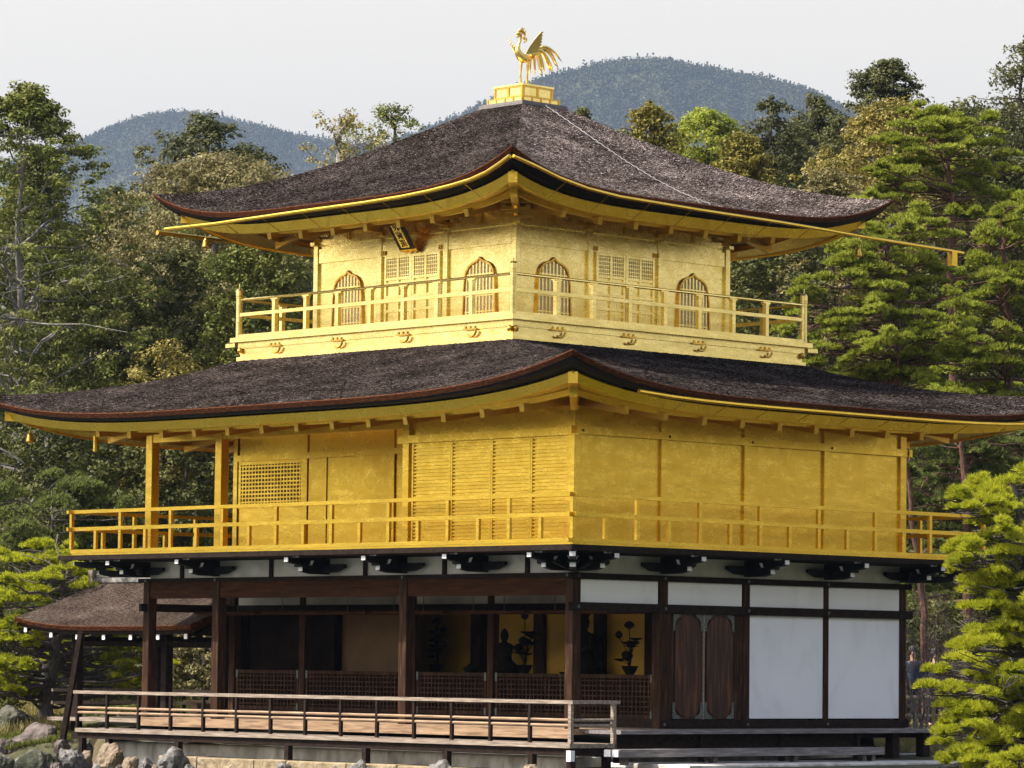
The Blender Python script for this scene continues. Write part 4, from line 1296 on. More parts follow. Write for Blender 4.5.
for k in range(4):
    fn = side(k)
    for u in col_u[1:3]:
        inst('bracket_cluster', cl_me, pav, fn(u, H3, 0), [-PI / 2, 0, PI / 2, PI][k])
    inst('bracket_cluster', cl_me, pav, fn(2.745, H3, 0), [-PI / 4, PI / 4, 3 * PI / 4, -3 * PI / 4][k])
    for u in (-1.83, 0, 1.83):
        m = sbox(MB(), fn, u - .035, u + .035, H3 + .013, H3 + .05, 9.056, 9.28)
        sbox(m, fn, u - .09, u + .09, H3 + .013, H3 + .08, 9.281, 9.33)
        obj('strut', m, MAT['gold'], pav)
obj('ceiling', MB().box(CX - H3, CX + H3, CY - H3, CY + H3, 9.56, 9.60), MAT['gold'], pav)

# --- dais on the roof top
def sq(m, h, z0, z1):
    return m.box(CX - h, CX + h, CY - h, CY + h, z0, z1)
dz_ = obj('roof_dais', sq(sq(sq(MB(), .49, 11.731, 11.835), .39, 11.836, 12.05), .415, 12.051, 12.085), MAT['gold_pale'], pav, label='square gilded dais on the roof top')
m = MB()
for i in range(5):
    sq(m, .60 + .004 * (i % 2), 11.45 + i * .056, 11.45 + (i + 1) * .056 - .004)
obj('curb', m, MAT['curb'], dz_)
m = MB()
for k in range(4):
    fn = side(k)
    for u in (-.375, 0, .375):
        sbox(m, fn, u - .022, u + .022, .391, .408, 11.84, 12.048)
    sbox(m, fn, -.35, .35, .391, .404, 11.84, 11.865)
    sbox(m, fn, -.35, .35, .391, .404, 12.02, 12.047)
    for u in (-.47, -.235, 0, .235, .47):
        sbox(m, fn, u - .018, u + .018, .491, .503, 11.735, 11.832)
    sbox(m, fn, -.45, .45, .491, .500, 11.812, 11.832)
obj('panel_frame', m, MAT['gold_trim'], dz_)

# ------------------------------------------------------------------ phoenix, plaque, bells
ph = thing('phoenix_statue', 'gilded phoenix statue with raised wings standing on the roof top', 'statue', (CX, CY, 12.085))
def P(x, y, z):
    return (CX + x, CY + y, 12.085 + z)
body = MB().tube([P(0, .26, .63), P(0, .18, .605), P(0, .10, .575), P(0, .0, .56), P(0, -.08, .585), P(0, -.15, .65), P(0, -.165, .73), P(0, -.14, .82), P(0, -.10, .90), P(0, -.085, .97), P(0, -.10, 1.02), P(0, -.145, 1.03), P(0, -.19, 1.015), P(0, -.26, .99)],
                 [.025, .05, .074, .086, .086, .072, .048, .034, .028, .029, .044, .040, .022, .004], 12)
for q, yy in ((-.045, -.04), (.045, .05)):
    body.tube([P(q, yy, .54), P(q, yy + .01, .42), P(q, yy - .005, .26), P(q, yy, .07)], [.042, .026, .019, .022], 8)
    for a in (-.05, 0, .05):
        body.tube([P(q, yy, .075), P(q + a, yy - .09, .062)], [.014, .006], 6)
obj('body', body, MAT['gold_bird'], ph, smooth=True)
m = MB()
for i, (dy, dzz, hh) in enumerate(((-.10, 1.06, .08), (-.06, 1.065, .10), (-.02, 1.05, .10), (.02, 1.02, .08), (-.135, 1.055, .05))):
    m.tube([P(0, dy, dzz - .02), P(0, dy - .015, dzz + hh * .5), P(0, dy + .03, dzz + hh * .9)], [.022, .024, .006], 6)
for s_ in (-1, 1):
    m.tube([P(s_ * .02, -.02, .98), P(s_ * .03, .04, .93), P(s_ * .02, .03, .88), P(0, .0, .90)], [.012, .018, .014, .006], 6)
    m.tube([P(s_ * .02, -.17, .99), P(s_ * .02, -.17, .94)], [.014, .008], 6)
obj('crest', m, MAT['gold_trim'], ph, smooth=True)
for s_ in (-1, 1):
    root, tip = np.array((s_ * .07, -.02, .64)), np.array((.30, .17, 1.07) if s_ > 0 else (-.46, -.02, 1.02))
    back = np.array((.15, .20, .62) if s_ > 0 else (-.26, .04, .66))
    ax = tip - root
    ch = back - root
    prof = [(0, 0), (.12, -.06), (.35, -.10), (.62, -.10), (.85, -.06), (1.0, .02)]
    trail = []
    for i in range(8):
        t = 1 - (i + .5) / 8
        trail += [(t + .075, .06 + .94 * (1 - t ** 1.5) - .10), (t + .02, .06 + .94 * (1 - t ** 1.5) + .10)]
    poly = prof + trail + [(0, .9)]
    nrm = np.cross(ax, ch)
    nrm /= np.linalg.norm(nrm)
    fn = lambda a, b, d: tuple(np.array(P(0, 0, 0)) + root + ax * a + ch * b + nrm * (d + .03 * math.sin(max(0, min(1, b)) * PI) * s_))
    w = MB().prism(poly, fn, -.008, .008)
    for i in range(7):
        t = .12 + i * .12
        w.tube([fn(t, .02, .009 * 1), fn(max(0, t - .10), .55 * (1 - t * .5), .010)], [.010, .004], 5)
    obj('wing', w, MAT['gold_bird'], ph)
tl = MB()
r_ = np.random.default_rng(11)
for i, (ye, ze, xs) in enumerate(((.92, .50, .02), (.90, .46, -.10), (.86, .44, .12), (.76, .36, .05), (.74, .35, -.14), (.64, .32, .17), (.58, .30, -.06), (.48, .30, .10), (.42, .30, -.18), (.34, .29, .0), (.30, .30, .14), (.89, .56, .16), (.82, .41, -.02), (.68, .36, .06), (.52, .34, -.14))):
    zm = .70 + .24 * (ye / .92)
    ps = []
    for t in np.linspace(0, 1, 9):
        y = .2 + (ye * .9 - .2) * t
        z = (1 - t) ** 2 * .62 + 2 * t * (1 - t) * (zm + .13) + t * t * ze + .012 * math.sin(t * 9 + i)
        ps.append(P(xs * t * 1.3, y, z))
    tl.tube(ps, [.018, .024, .028, .028, .030, .030, .028, .022, .004], 6)
obj('tail', tl, MAT['gold_bird'], ph, smooth=True)
obj('lotus_base', MB().lathe([(.17, 0), (.20, .02), (.19, .045), (.14, .06), (.10, .075), (.02, .08)], P(0, 0, 0.001), 20), MAT['gold_trim'], ph, smooth=True)

plq = thing('name_plaque', 'black and gold name plaque with three characters hanging under the top eave', 'plaque', (CX, CY - 2.86, 8.77))
A0, A1 = np.array((CX, CY - 2.87, 8.73)), np.array((CX, CY - 3.26, 9.27))
axz = (A1 - A0) / np.linalg.norm(A1 - A0)
nrm = np.cross((1, 0, 0), axz)
pfn = lambda a, b, d: tuple(A0 + np.array((1, 0, 0)) * a + axz * b + nrm * d)
HL = float(np.linalg.norm(A1 - A0))
edge = []
for i in range(9):
    edge.append((-.235 + (.02 if i % 2 else 0), -.02 + (HL + .04) * i / 8))
for i in range(1, 7):
    edge.append((-.235 + .47 * i / 7, HL + .02 - (.02 if i % 2 else 0)))
edge += [(-a, b) for a, b in edge[8::-1]]
for i in range(1, 7):
    edge.append((.235 - .47 * i / 7, -.02 - (.05 if i % 2 else 0)))
obj('frame', MB().prism(edge[::-1], pfn, 0.0, .035), MAT['gold_trim'], plq)
obj('board', MB().prism([(-.205, .03), (.205, .03), (.205, HL - .03), (-.205, HL - .03)], pfn, .036, .052), MAT['ink'], plq)
obj('face', MB().prism([(-.115, .075), (.115, .075), (.115, HL - .06), (-.115, HL - .06)], pfn, .053, .062), MAT['gold_pale'], plq)
for i, chx in enumerate('究竟頂'):
    cu = bpy.data.curves.new('character', 'FONT')
    cu.body = chx
    cu.size = .165
    cu.align_x = 'CENTER'
    cu.align_y = 'CENTER'
    cu.extrude = .003
    cu.offset = .002
    to = bpy.data.objects.new('tmp', cu)
    col.objects.link(to)
    dg = bpy.context.evaluated_depsgraph_get()
    me = bpy.data.meshes.new_from_object(to.evaluated_get(dg))
    bpy.data.objects.remove(to)
    zc = HL - .06 - .075 - i * (HL - .135) / 3.0 - .01
    ctr = A0 + axz * zc + nrm * .066 - np.array(plq.location)
    R_ = Matrix((((1, axz[0], nrm[0], ctr[0])), (0, axz[1], nrm[1], ctr[1]), (0, axz[2], nrm[2], ctr[2]), (0, 0, 0, 1)))
    xs_ = [v.co.copy() for v in me.vertices]
    if xs_:
        mx_, my_ = (min(v.x for v in xs_) + max(v.x for v in xs_)) / 2, (min(v.y for v in xs_) + max(v.y for v in xs_)) / 2
        for v in me.vertices:
            v.co = R_ @ Vector((v.co.x - mx_, v.co.y - my_, v.co.z))
    me.materials.clear()
    me.materials.append(MAT['ink'])
    o = bpy.data.objects.new('character', me)
    col.objects.link(o)
    o.parent = plq

def wind_bell(x, y, z, s_, label):
    t = thing('wind_bell', label, 'bell', (x, y, z), 'wind bells under the eave corners')
    b = MB().lathe([(.066, -.245), (.078, -.236), (.066, -.205), (.053, -.14), (.046, -.095), (.024, -.07), (.010, -.06)], (x, y, z), 14)
    obj('bell', b, MAT['gold_trim'], t, smooth=True)
    obj('hook', MB().tube([(x, y, z), (x, y, z - .065)], .010, 6), MAT['gold_trim'], t)
    obj('clapper', MB().tube([(x, y, z - .20), (x, y, z - .28)], [.010, .018], 6), MAT['gold_trim'], t)
wind_bell(-13.10, -1.88, 5.49, 1, 'gilded bell below the broad roof at its far left corner')
wind_bell(-9.62, -.42, 9.13, 1, 'gilded bell below the top roof at its left corner')
wind_bell(-1.3, 8.75, 9.13, 1, 'gilded bell below the top roof beside the long gutter pipe')

# ------------------------------------------------------------------ things inside the first storey
def lotus_vase(x, y, z, h, seed, label):
    t = thing('lotus_vase', label, 'flower vase', (x, y, z), 'bronze lotus vases on the altar')
    obj('vase', MB().lathe([(.10, 0), (.13, .02), (.07, .06), (.06, .10), (.12, .20), (.14, .25), (.16, .28), (.13, .27)], (x, y, z), 16), MAT['bronze'], t, smooth=True)
    r_ = np.random.default_rng(seed)
    st_, fl = MB(), MB()
    for i in range(13):
        a = r_.uniform(0, 2 * PI)
        rr = r_.uniform(.04, .30) if i else 0.03
        zz = h * (1.0 if i == 0 else r_.uniform(.38, .85))
        tipp = (x + rr * math.cos(a), y + rr * math.sin(a) * .5, z + zz)
        st_.tube([(x, y, z + .24), (x + rr * .35 * math.cos(a), y, z + .24 + (zz - .24) * .55), tipp], .008, 5)
        q = r_.uniform(.07, .12)
        if i % 3 == 0:
            fl.lathe([(.01, -.04), (q * .8, 0), (q, .04), (q * .6, .09), (.01, .11)], tipp, 9)
        else:
            fl.lathe([(.01, -.02), (q * 1.1, .01), (q * 1.2, .03), (.01, .025)], tipp, 9)
    obj('stems', st_, MAT['bronze'], t)
    obj('blossoms', fl, MAT['bronze'], t, smooth=True)
lotus_vase(-7.28, 3.5, .80, 1.05, 21, 'dark bronze lotus vase seen in the opening left of the middle inner post')
lotus_vase(-4.85, 3.5, .80, 1.15, 22, 'tall dark bronze lotus vase seen left of the corner column')
lotus_vase(-2.1, 3.5, .80, .98, 23, 'dark bronze lotus vase seen right of the corner column')

def seated_statue(x, y, z, h, label, halo):
    t = thing('seated_statue', label, 'statue', (x, y, z))
    s_ = h / 1.25
    b = MB().lathe([(.42, .0), (.46, .08), (.40, .22), (.27, .32), (.24, .5), (.29, .68), (.27, .78), (.11, .84), (.09, .88), (.135, .96), (.145, 1.05), (.11, 1.16), (.05, 1.22), (.01, 1.25)], (0, 0, 0), 18)
    b.v = [(x + p_[0] * s_, y + p_[1] * s_ * .75, z + .16 + p_[2] * s_) for p_ in b.v]
    for q in (-1, 1):
        b.tube([(x + q * .27 * s_, y, z + .16 + .74 * s_), (x + q * .34 * s_, y - .06, z + .16 + .5 * s_), (x + q * .1 * s_, y - .26 * s_, z + .16 + .36 * s_)], [.09 * s_, .08 * s_, .05 * s_], 8)
    obj('figure', b, MAT['bronze'], t, smooth=True)
    obj('pedestal', MB().lathe([(.5 * s_, 0), (.55 * s_, .05), (.45 * s_, .10), (.52 * s_, .16)], (x, y, z), 18), MAT['bronze'], t)
    if halo:
        fn = lambda a, c, d: (x + a, y + .32 * s_ + d, z + .95 * s_ + .16 + c)
        o1 = [(.33 * math.cos(a) * s_, .36 * math.sin(a) * s_) for a in np.linspace(0, 2 * PI, 25)[:-1]]
        i1 = [(.27 * math.cos(a) * s_, .30 * math.sin(a) * s_) for a in np.linspace(0, 2 * PI, 25)[:-1]]
        obj('halo', MB().ring(o1, i1, fn, 0, .03), MAT['bronze'], t)
seated_statue(-5.62, 3.7, .80, .80, 'small dark seated statue on the altar behind the inner post', False)
seated_statue(-3.42, 3.62, .80, 1.1, 'dark seated statue with a ring halo behind the corner column', True)
tag(obj('censer', MB().lathe([(.08, 0), (.12, .02), (.06, .06), (.14, .14), (.16, .22), (.10, .24), (.03, .30), (.01, .34)], (-6.2, 3.4, .80), 14), MAT['bronze'], smooth=True), 'small dark incense burner on the altar beside the left vase', 'censer')

# ------------------------------------------------------------------ the open fishing pavilion on the west side
fp = thing('fishing_pavilion', 'small open wooden pavilion with a brown shingled gable roof at the left', 'pavilion', (-14.6, 3.18, -0.6))
xw, xe, yr, hs = -17.57, -11.78, 3.18, 2.08
V, F, UV = [], [], []
base = wt(fp)
ns, nt = 60, 24
def fz(t, sx):
    return 2.76 - 1.00 * (t ** .80) + .0 + .19 * abs(sx) ** 3 * (1 if sx < 0 else .15) * t
for s_ in (-1, 1):
    off = len(V)
    for j in range(nt + 1):
        t = j / nt
        for i in range(ns + 1):
            sx = -1 + 2 * i / ns
            x = (xw + xe) / 2 + sx * (xe - xw) / 2 + (.30 * t - .30 if sx < 0 else 0) * (-abs(sx) ** 6)
            x = (xw + xe) / 2 + sx * (xe - xw) / 2
            V.append((x - base.x, yr + s_ * hs * t - base.y, fz(t, sx) - base.z))
            UV.append((x * 1.0 + 11 * s_, t * 2.3))
    for j in range(nt):
        for i in range(ns):
            a = off + j * (ns + 1) + i
            q = (a, a + ns + 1, a + ns + 2, a + 1)
            F.append(q if s_ < 0 else q[::-1])
me = bpy.data.meshes.new('roof')
me.from_pydata(V, [], F)
uvl = me.uv_layers.new(name='UVMap')
li = np.empty(len(me.loops), np.int32)
me.loops.foreach_get('vertex_index', li)
uvl.data.foreach_set('uv', np.array(UV, np.float32)[li].ravel())
finish(me, True)
brown_sh = MAT['shingle'].copy()
for e, c_ in zip([q for q in brown_sh.node_tree.nodes if q.type == 'VALTORGB'][0].color_ramp.elements, ((.012, .009, .007), (.042, .030, .024), (.10, .075, .060), (.25, .20, .165))):
    e.color = (*c_, 1)
me.materials.append(brown_sh)
ta = me.attributes.new('slope_tone', 'FLOAT', 'POINT')
ta.data.foreach_set('value', np.full(len(V), .62, np.float32))
fro = bpy.data.objects.new('roof', me)
col.objects.link(fro)
fro.parent = fp
m, m2, m3 = MB(), MB(), MB()
for s_ in (-1, 1):
    rows, rows2 = [], []
    for i in range(ns + 1):
        sx = -1 + 2 * i / ns
        x = (xw + xe) / 2 + sx * (xe - xw) / 2
        z = fz(1, sx)
        y = yr + s_ * hs
        rows.append([(x, y, z + .004), (x, y + s_ * .01, z - .01), (x, y - s_ * .03, z - .09), (x, y - s_ * .10, z - .10)])
        rows2.append([(x, y - s_ * .06, z - .08), (x, y - s_ * .10, z - .17), (x, y - s_ * .2, z - .17), (x, yr + s_ * .1, 2.55)])
    m.grid(rows)
    m2.grid(rows2)
for xx, sx in ((xw, -1), (xe, 1)):
    rows = []
    for j in range(-nt, nt + 1):
        t = abs(j) / nt
        y = yr + hs * j / nt
        z = fz(t, sx)
        rows.append([(xx, y, z + .006), (xx + sx * .012, y, z - .02), (xx + sx * .005, y, z - .10), (xx - sx * .08, y, z - .12), (xx - sx * .08, y, z - .20)])
    m.grid(rows)
obj('bark_edge', m, MAT['red_edge'], fro)
obj('soffit', m2, MAT['dark_wood'], fro)
obj('ridge', MB().box(xw + .02, xe, yr - .11, yr + .11, 2.70, 2.80).tube([(xw - .06, yr, 2.85), (xe, yr, 2.85)], .065, 8), MAT['rock_grey'], fro, label='grey ridge cap of the small roof')
obj('ridge_end', MB().box(xw - .12, xw + .02, yr - .13, yr + .13, 2.62, 2.98), MAT['grey_wood'], fro)
for i in range(7):
    x = -17.35 + i * .88
    for s_ in (-1, 1):
        z = fz(1, -1 + 2 * (x - xw) / (xe - xw))
        r_o = obj('rafter', MB().bar((x, yr + s_ * (hs - .12), z - .20), (x, yr + s_ * (hs - 1.0), fz(.52, -1 + 2 * (x - xw) / (xe - xw)) - .22), .09, .12), MAT['dark_wood'], fp)
        obj('white_end', MB().box(x - .046, x + .046, yr + s_ * (hs - .12) - .006 + (0 if s_ > 0 else -.006), yr + s_ * (hs - .12) + .006 + (.006 if s_ > 0 else 0), z - .27, z - .13), MAT['white_paint'], r_o)
for x in (-16.76, -13.80, -11.95):
    for y in (2.12, 4.24):
        obj('post', MB().box(x - .085, x + .085, y - .085, y + .085, -1.4, 1.80), MAT['dark_wood'], fp)
m = MB()
for y in (2.12, 4.24):
    m.box(-17.2, -11.8, y - .05, y + .05, 1.36, 1.46)
    m.box(-17.3, -11.8, y - .06, y + .06, 1.801, 1.93)
for x in (-16.76, -13.8):
    m.box(x - .05, x + .05, 2.18, 4.18, 1.465, 1.565)
    m.box(x - .05, x + .05, 1.85, 4.5, 1.931, 2.04)
    m.box(x - .05, x + .05, yr - .05, yr + .05, 2.041, 2.66)
obj('beam', m, MAT['dark_wood'], fp)
obj('floor', MB().box(-17.2, -12.7, 1.7, 4.66, -.16, -.09), MAT['grey_wood'], fp)
m = MB()
for y, z0 in ((4.55, .46), (4.55, .20), (4.55, .06)):
    m.box(-17.15, -11.75, y - .03, y + .03, z0 - .03 + .35 * 0, z0 + .03)
for y0 in np.linspace(1.75, 4.5, 2):
    pass
m.box(-17.15, -17.09, 1.75, 4.519, .43, .49)
m.box(-17.15, -17.09, 1.75, 4.519, .17, .23)
rl = obj('railing', m, MAT['grey_wood'], fp)
for x in np.linspace(-17.1, -11.9, 8):
    obj('post', MB().box(x - .03, x + .03, 4.581, 4.635, -.09, .43), MAT['dark_wood'], rl)
obj('bench', MB().box(-15.5, -12.8, 3.9, 4.35, .22, .28).box(-13.2, -13.0, 3.95, 4.3, -.09, .219).box(-15.3, -15.1, 3.95, 4.3, -.09, .219), MAT['plank_wood'], fp)

# ------------------------------------------------------------------ rocks along the water
def ony(px, py, y):
    d = FW + RT * (px - 512) / FPX - UP * (py - 384) / FPX
    return CAM + d * (y - CAM[1]) / d[1]
def rock(px, pytop, wpx, hm_, y, mat, label, seed, dep=None, flat=1.0):
    c_ = ony(px, pytop, y)
    r_ = np.random.default_rng(seed)
    depth = (c_ - CAM) @ np.array([-math.sin(YAW), math.cos(YAW), 0])
    w = wpx * depth / FPX
    import bmesh
    bm = bmesh.new()
    bmesh.ops.create_icosphere(bm, subdivisions=4, radius=1.0)
    nrm_ = r_.normal(size=(17, 3))
    nrm_ /= np.linalg.norm(nrm_, axis=1, keepdims=True)
    dist = r_.uniform(.55, .95, 17)
    dirs = np.array([v.co for v in bm.verts])
    dd_ = dirs @ nrm_.T
    rad = np.where(dd_ > .05, dist / np.maximum(dd_, .05), 9).min(1)
    rad = np.minimum(rad, 1.0)
    ph_ = r_.uniform(0, 6, (8, 3))
    k_ = r_.normal(size=(8, 3)) * np.array([3, 3, 4, 6, 6, 9, 12, 16])[:, None]
    for i in range(8):
        rad = rad + np.abs(np.sin(dirs @ k_[i] + ph_[i, 0])) * (.085 / (1 + i * .35)) - .03
    for v, rr in zip(bm.verts, rad):
        v.co = v.co * float(rr)
        v.co.x *= w / 2 * 1.12
        v.co.y *= (dep or w) / 2
        v.co.z *= hm_ / 2 * 1.15
    zt = max(v.co.z for v in bm.verts)
    a = YAW
    for v in bm.verts:
        x, yv = v.co.x, v.co.y
        v.co.x, v.co.y = x * math.cos(a) - yv * math.sin(a), x * math.sin(a) + yv * math.cos(a)
        v.co.z -= zt
    me = bpy.data.meshes.new('boulder')
    bm.to_mesh(me)
    bm.free()
    finish(me, False)
    me.materials.append(MAT[mat])
    o = bpy.data.objects.new('boulder', me)
    col.objects.link(o)
    o.location = c_
    return tag(o, label, 'rock', 'boulders along the pond edge')
rock(38, 748, 44, .8, -2.2, 'rock_moss', 'rounded mossy boulder at the bottom left of the frame', 31)
rock(36, 722, 52, 1.0, -.3, 'rock_brown', 'slanted brown boulder beside the foot of the pine trunk', 32)
rock(8, 738, 26, .8, -.9, 'rock_brown', 'brown boulder at the far left edge of the shore', 33)
rock(12, 705, 40, .7, 1.5, 'rock_moss', 'dull green boulder on the grassy bank at far left', 53)
rock(70, 748, 34, .7, -1.6, 'rock_grey', 'knobbly grey boulder below the slanting prop', 34)
rock(86, 750, 18, .5, -1.3, 'rock_tan', 'small tan stone between two big boulders at the deck corner', 35)
rock(85, 741, 16, .4, -.7, 'rock_grey', 'small grey stone under the left deck corner', 54)
rock(107, 742, 32, .9, -1.35, 'rock_tan', 'tall cracked tan boulder under the left end of the deck', 36)
rock(131, 756, 20, .5, -1.3, 'rock_tan', 'round orange-tan stone right of the tall cracked boulder', 37)
rock(148, 757, 18, .45, -1.3, 'rock_grey', 'small grey stone left of the pointed dark rock', 38)
rock(170, 746, 36, .75, -1.35, 'rock_grey', 'pointed dark grey rock against a deck post', 39)
rock(283, 761, 20, .5, -1.3, 'rock_grey', 'small grey stone below the second deck post from the pointed rock', 40)
rock(361, 759, 34, .5, -1.3, 'rock_grey', 'wide light grey stone below the middle of the deck', 41)
rock(441, 759, 34, .5, -1.3, 'rock_grey', 'dark grey stone with two peaks below the deck', 42)
rock(529, 764, 24, .5, -1.3, 'rock_tan', 'brown stone below the deck close to its right corner', 43)
for i, (px, py, w, y, mt, lb) in enumerate(((20, 757, 20, -2.0, 'rock_grey', 'small grey stone in front of the slanted brown boulder'), (3, 752, 22, -2.3, 'rock_moss', 'low mossy stone cut by the left edge of the frame'), (62, 738, 18, -.7, 'rock_brown', 'brown stone between the pine trunk and the slanting prop'),
        (56, 762, 18, -2.2, 'rock_brown', 'small brown stone at the waterline below the prop'), (48, 735, 14, -.4, 'rock_moss', 'mossy stone at the foot of the leaning pine'), (97, 762, 16, -1.9, 'rock_grey', 'small grey stone at the waterline left of the tall cracked boulder'),
        (120, 763, 14, -1.7, 'rock_brown', 'small brown stone at the waterline right of the tall cracked boulder'), (157, 764, 14, -1.7, 'rock_tan', 'small tan stone in front of the pointed dark rock'), (191, 764, 16, -1.4, 'rock_grey', 'small grey stone right of the pointed dark rock'), (335, 766, 14, -1.35, 'rock_brown', 'small brown stone left of the wide light grey stone'))):
    rock(px, py, w, .45, y, mt, lb, 80 + i)
rock(884, 763, 26, .4, 6.1, 'rock_grey', 'dark stone at the right end of the timber step', 44)
for i, (px, w) in enumerate(((722, 10), (741, 9), (752, 10), (768, 14))):
    rock(px, 763, w, .14, 3.0 + (px - 741) / 43.0, 'rock_tan', 'small pale stone lying under the timber step', 60 + i)

# ------------------------------------------------------------------ trees
def gz(p_):
    return ground_z(float(p_[0]), float(p_[1]))

def unit(n, rg):
    d = rg.normal(size=(n, 3))
    return d / np.linalg.norm(d, axis=1, keepdims=True)

def limb(mb, a, b, r0, r1, rg, bend=.12, n=6, sides=6):
    a, b = np.array(a, float), np.array(b, float)
    L = np.linalg.norm(b - a)
    off = rg.normal(size=3) * L * bend
    pts, rad = [], []
    for i in range(n + 1):
        t = i / n
        p_ = a + (b - a) * t + off * math.sin(t * PI) + rg.normal(size=3) * L * .012 * (0 < i < n)
        pts.append(p_)
        rad.append(r0 + (r1 - r0) * t)
    mb.tube(pts, rad, sides, cap=False)
    return pts

def clump_leaves(centres, radii, per, size, rg, flat=.7, up=.5, outc=None):
    """leaf faces gathered round clump centres"""
    n = len(centres)
    C = np.repeat(centres, per, 0)
    R_ = np.repeat(radii, per)
    d = unit(n * per, rg)
    rr = rg.random(n * per) ** .45
    off = d * (rr * R_)[:, None]
    off[:, 2] *= flat
    Nn = d * .8 + rg.normal(size=d.shape) * .55
    Nn[:, 2] += up
    if outc is not None:
        o = C - outc
        o /= np.linalg.norm(o, axis=1, keepdims=True) + 1e-9
        Nn += o * .4
    s_ = size * rg.uniform(.65, 1.3, n * per)
    return leaf_cards(C + off, Nn, s_, s_ * .58, rg)

TREES = 'trees on the wooded bank'

def waves(P_, ph, f):
    """smooth 3-D noise from a few sines, about -1..1"""
    v = 0
    for i in range(6):
        k = np.array([math.sin(ph + i * 2.1), math.cos(ph * 1.7 + i * 1.3), math.sin(ph * .6 + i * 3.7)]) * f * (1 + .35 * i)
        v = v + np.sin(P_ @ k + ph * (i + 1)) / (1 + .3 * i)
    return v / 2.6

PROFILE = {
 'round': [(0, .45), (.15, .78), (.4, 1.0), (.65, .95), (.82, .74), (.93, .46), (1, .12)],
 'broad': [(0, .6), (.2, .9), (.5, 1.0), (.75, .95), (.9, .7), (.97, .42), (1, .15)],
 'egg':   [(0, .55), (.2, .92), (.4, 1.0), (.6, .85), (.8, .55), (.93, .26), (1, .05)],
 'tall':  [(0, .75), (.3, 1.0), (.55, .88), (.75, .62), (.9, .36), (1, .06)],
}
def broad_tree(name, label, cat, px, depth, toppy, wpx, seed, leaf, bark='dark', base_frac=.25, size=.055, per=46, density=1.0, prof='broad', bare=0, trunk_r=None, gaps=.0, basepx=None, lump=.26, crad=.30, layer=.6):
    rg = np.random.default_rng(seed)
    foot = at(basepx if basepx is not None else px, depth)
    foot[2] = gz(foot)
    top = at(px, depth, toppy)
    H = top[2] - foot[2]
    R_ = wpx * depth / FPX / 2
    root = thing(name, label, cat, tuple(foot), TREES)
    z0 = foot[2] + H * base_frac
    hc = top[2] - z0
    pt, pr = zip(*PROFILE[prof])
    area = PI * 2 * R_ * hc * .8
    n = int(density * 2.6 * area / (crad * 1.25) ** 2 / 2.2)
    n = max(40, min(n, 1500))
    t = rg.random(n) ** .85
    an = rg.uniform(0, 2 * PI, n)
    rad = np.interp(t, pt, pr) * R_
    f = rg.random(n) ** .42
    ph_ = seed * .37
    D3 = np.stack([np.cos(an) * R_, np.sin(an) * R_, t * hc], 1)
    lumps = 1 + lump * waves(D3, ph_, 1.5) + .5 * lump * waves(D3, ph_ + 2, 3.4)
    rr = rad * f * np.clip(lumps, .45, 1.4)
    C = np.stack([top[0] + np.cos(an) * rr, top[1] + np.sin(an) * rr, z0 + t * hc + rg.normal(size=n) * .10 - .25 * crad], 1)
    if gaps:
        keep = waves(C, ph_ + 5, 2.0) > -1 + 2 * gaps * rg.random(n)
        C = C[keep]
    Rs = crad * rg.uniform(.65, 1.25, len(C))
    cen = np.array((top[0], top[1], z0 + hc * .4))
    V, F = clump_leaves(C, Rs, per, size, rg, flat=layer, outc=cen)
    tr = MB()
    r0 = trunk_r or max(.09, H * .015)
    mid = np.array((top[0], top[1], z0 + hc * .45))
    pts = limb(tr, foot, mid, r0, r0 * .55, rg, .03, 10, 8)
    pts += limb(tr, mid, (top[0], top[1], top[2] - .4), r0 * .55, .02, rg, .03, 6)[1:]
    order = rg.permutation(len(C))[:14]
    for i in order:
        z_ = C[i][2] - .45 * np.linalg.norm(C[i][:2] - top[:2]) - .2
        j = int(np.argmin([abs(q[2] - z_) for q in pts]))
        limb(tr, pts[j], C[i], r0 * .30, .018, rg, .10, 6, 5)
    for b in range(bare):
        tz = rg.uniform(.02, .95)
        a = rg.uniform(0, 2 * PI)
        r1 = R_ * np.interp(tz, pt, pr) * rg.uniform(.7, 1.05)
        e = np.array((top[0] + math.cos(a) * r1, top[1] + math.sin(a) * r1, z0 + tz * hc))
        z_ = e[2] - .35 * r1
        j = int(np.argmin([abs(q[2] - z_) for q in pts]))
        lp = limb(tr, pts[j], e, .030 + .02 * rg.random(), .008, rg, .16, 7, 5)
        for _ in range(3):
            q0 = lp[rg.integers(3, 7)]
            lq = limb(tr, q0, np.array(q0) + unit(1, rg)[0] * np.array((1, 1, .6)) * R_ * rg.uniform(.15, .35), .012, .004, rg, .2, 4, 4)
            for _ in range(2):
                limb(tr, lq[rg.integers(1, 4)], np.array(lq[3]) + unit(1, rg)[0] * R_ * .14, .006, .003, rg, .2, 3, 3)
    obj('trunk', tr, BARK[bark], root)
    np_obj('crown', V, F, LEAF[leaf], root)
    return root

